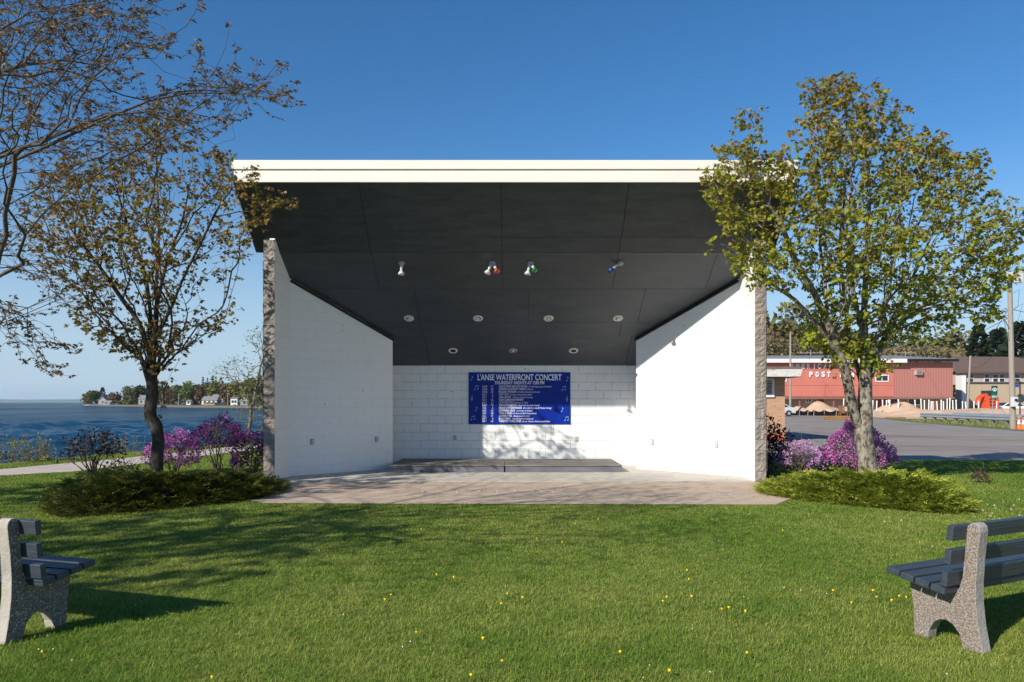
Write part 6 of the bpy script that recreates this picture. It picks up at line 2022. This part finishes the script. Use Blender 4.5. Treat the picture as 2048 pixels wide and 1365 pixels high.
# orange compact excavator
ED = 104.0
ex_ = lambda px: (px - CX) / F * ED
ez_ = lambda py: H - (py - HY) / F * ED
exc = empty('excavator', (ex_(1972), ED, 0), 'orange-red compact excavator parked behind the sand bank', 'excavator')
eo = pmat('orange_red_machine_paint', (.62, .085, .03), .4, .1)
MB().prism([(ex_(1967), .75), (ex_(1991), .75), (ex_(1991), 2.05), (ex_(1988), 2.35), (ex_(1967), 2.35)], 'y', ED - .8, ED + .9).build('body', eo, exc, bevel=.05)
g_ = MB()
for k in range(3):
    for j in range(3):
        g_.span((ex_(1972.5 + k * 4.6), ED - .83, 1.05 + j * .4), (ex_(1975.6 + k * 4.6), ED - .803, 1.3 + j * .4))
g_.build('grille', M['hole'], exc)
mb = MB()
for p0, p1, r0 in (((1968, 801), (1969, 789), .22), ((1969, 789), (1953, 796), .22), ((1953, 796), (1946, 809), .17)):
    a = Vector((ex_(p0[0]), ED - .4, ez_(p0[1]))); b_ = Vector((ex_(p1[0]), ED - .4, ez_(p1[1])))
    mb.tube([a, a.lerp(b_, .5) + Vector((0, 0, .08)), b_], [r0, r0 * 1.25, r0], 4)
mb.build('boom', eo, exc)
MB().prism([(ex_(1943), 1.0), (ex_(1949), 1.15), (ex_(1948), .55), (ex_(1944), .45)], 'y', ED - .8, ED).build('bucket', M['black'], exc)
for dy in (-.75, .6):
    MB().prism([(ex_(1966), .18), (ex_(1967.5), 0), (ex_(1990), 0), (ex_(1991.5), .18), (ex_(1991), .55), (ex_(1967), .55)], 'y', ED + dy - .2, ED + dy + .2).build('track', M['black'], exc)
MB().span((ex_(1969), ED - .3, 2.352), (ex_(1980), ED + .7, 3.0)).build('cab', glass, exc, bevel=.05)

# parked cars
def car(px, d, yaw, label, paint):
    c = P(px, HY, d)
    rt = empty('parked_car', (c.x, d, 0), label, 'car', 'parked cars in the town', yaw)
    side = [(-2.2, .35), (-2.25, .7), (-2.15, .95), (-1.5, 1.02), (-.85, 1.45), (.85, 1.47), (1.75, 1.0), (2.2, .92), (2.25, .6), (2.2, .35)]
    body = MB().prism([(x, z) for x, z in side], 'y', -.88, .88).build('body', pmat(label.split()[0] + '_car_paint', paint, .25, .05, spec=.6), rt, True, bevel=.06)
    for s in (-1, 1):
        MB().prism([(-1.35, 1.02), (-.8, 1.38), (.8, 1.39), (1.45, 1.02)], 'y', s * .885 - .008, s * .885 + .008).build('side_window', glass, rt, True)
        for wx in (-1.4, 1.4):
            wl = MB().lathe([(.18, -.1), (.33, -.1), (.34, 0), (.33, .1), (.18, .1)], (wx, s * .84, .34), (0, 1, 0), 18).build('wheel', pmat('tyre_rubber', (.02, .02, .02), .8), rt, True)
            rm = MB().lathe([(.001, -.08), (.19, -.08), (.19, .08), (.001, .08)], (wx, s * .84, .34), (0, 1, 0), 14).build('rim', galv, rt, True); rm.parent = wl
        MB().box((2.2, s * .6, .72), (.12, .32, .13)).build('headlight', M['glass_silver'], rt, True)
    MB().face([(.9, -.75, 1.47), (.9, .75, 1.47), (1.72, .78, 1.04), (1.72, -.78, 1.04)]).build('windscreen', glass, rt, True, loc=(.03, 0, .03))
    MB().face([(-.9, .75, 1.46), (-.9, -.75, 1.46), (-1.48, -.78, 1.06), (-1.48, .78, 1.06)]).build('rear_window', glass, rt, True, loc=(-.03, 0, .03))
    return rt
car(1546, 84, .05, 'silver car half hidden behind the brick hut', (.55, .56, .57))
car(2020, 106, .0, 'white car behind the sand bank near the picture edge', (.75, .75, .75))

# ------------------------------------------------------------------ the air over the bay
hm = bpy.data.materials.new('air')
t = NT(hm)
t.n.remove(t.n['Principled BSDF'])
pv = t.new('ShaderNodeVolumePrincipled')
pv.inputs['Color'].default_value = (.66, .84, 1, 1)
pv.inputs['Density'].default_value = .55e-4
t.link(pv.outputs[0], t.n['Material Output'].inputs['Volume'])
hz_ = MB().span((-16500, -120, -3), (9500, 16000, 160)).build('haze', hm)
hz_['kind'] = 'stuff'
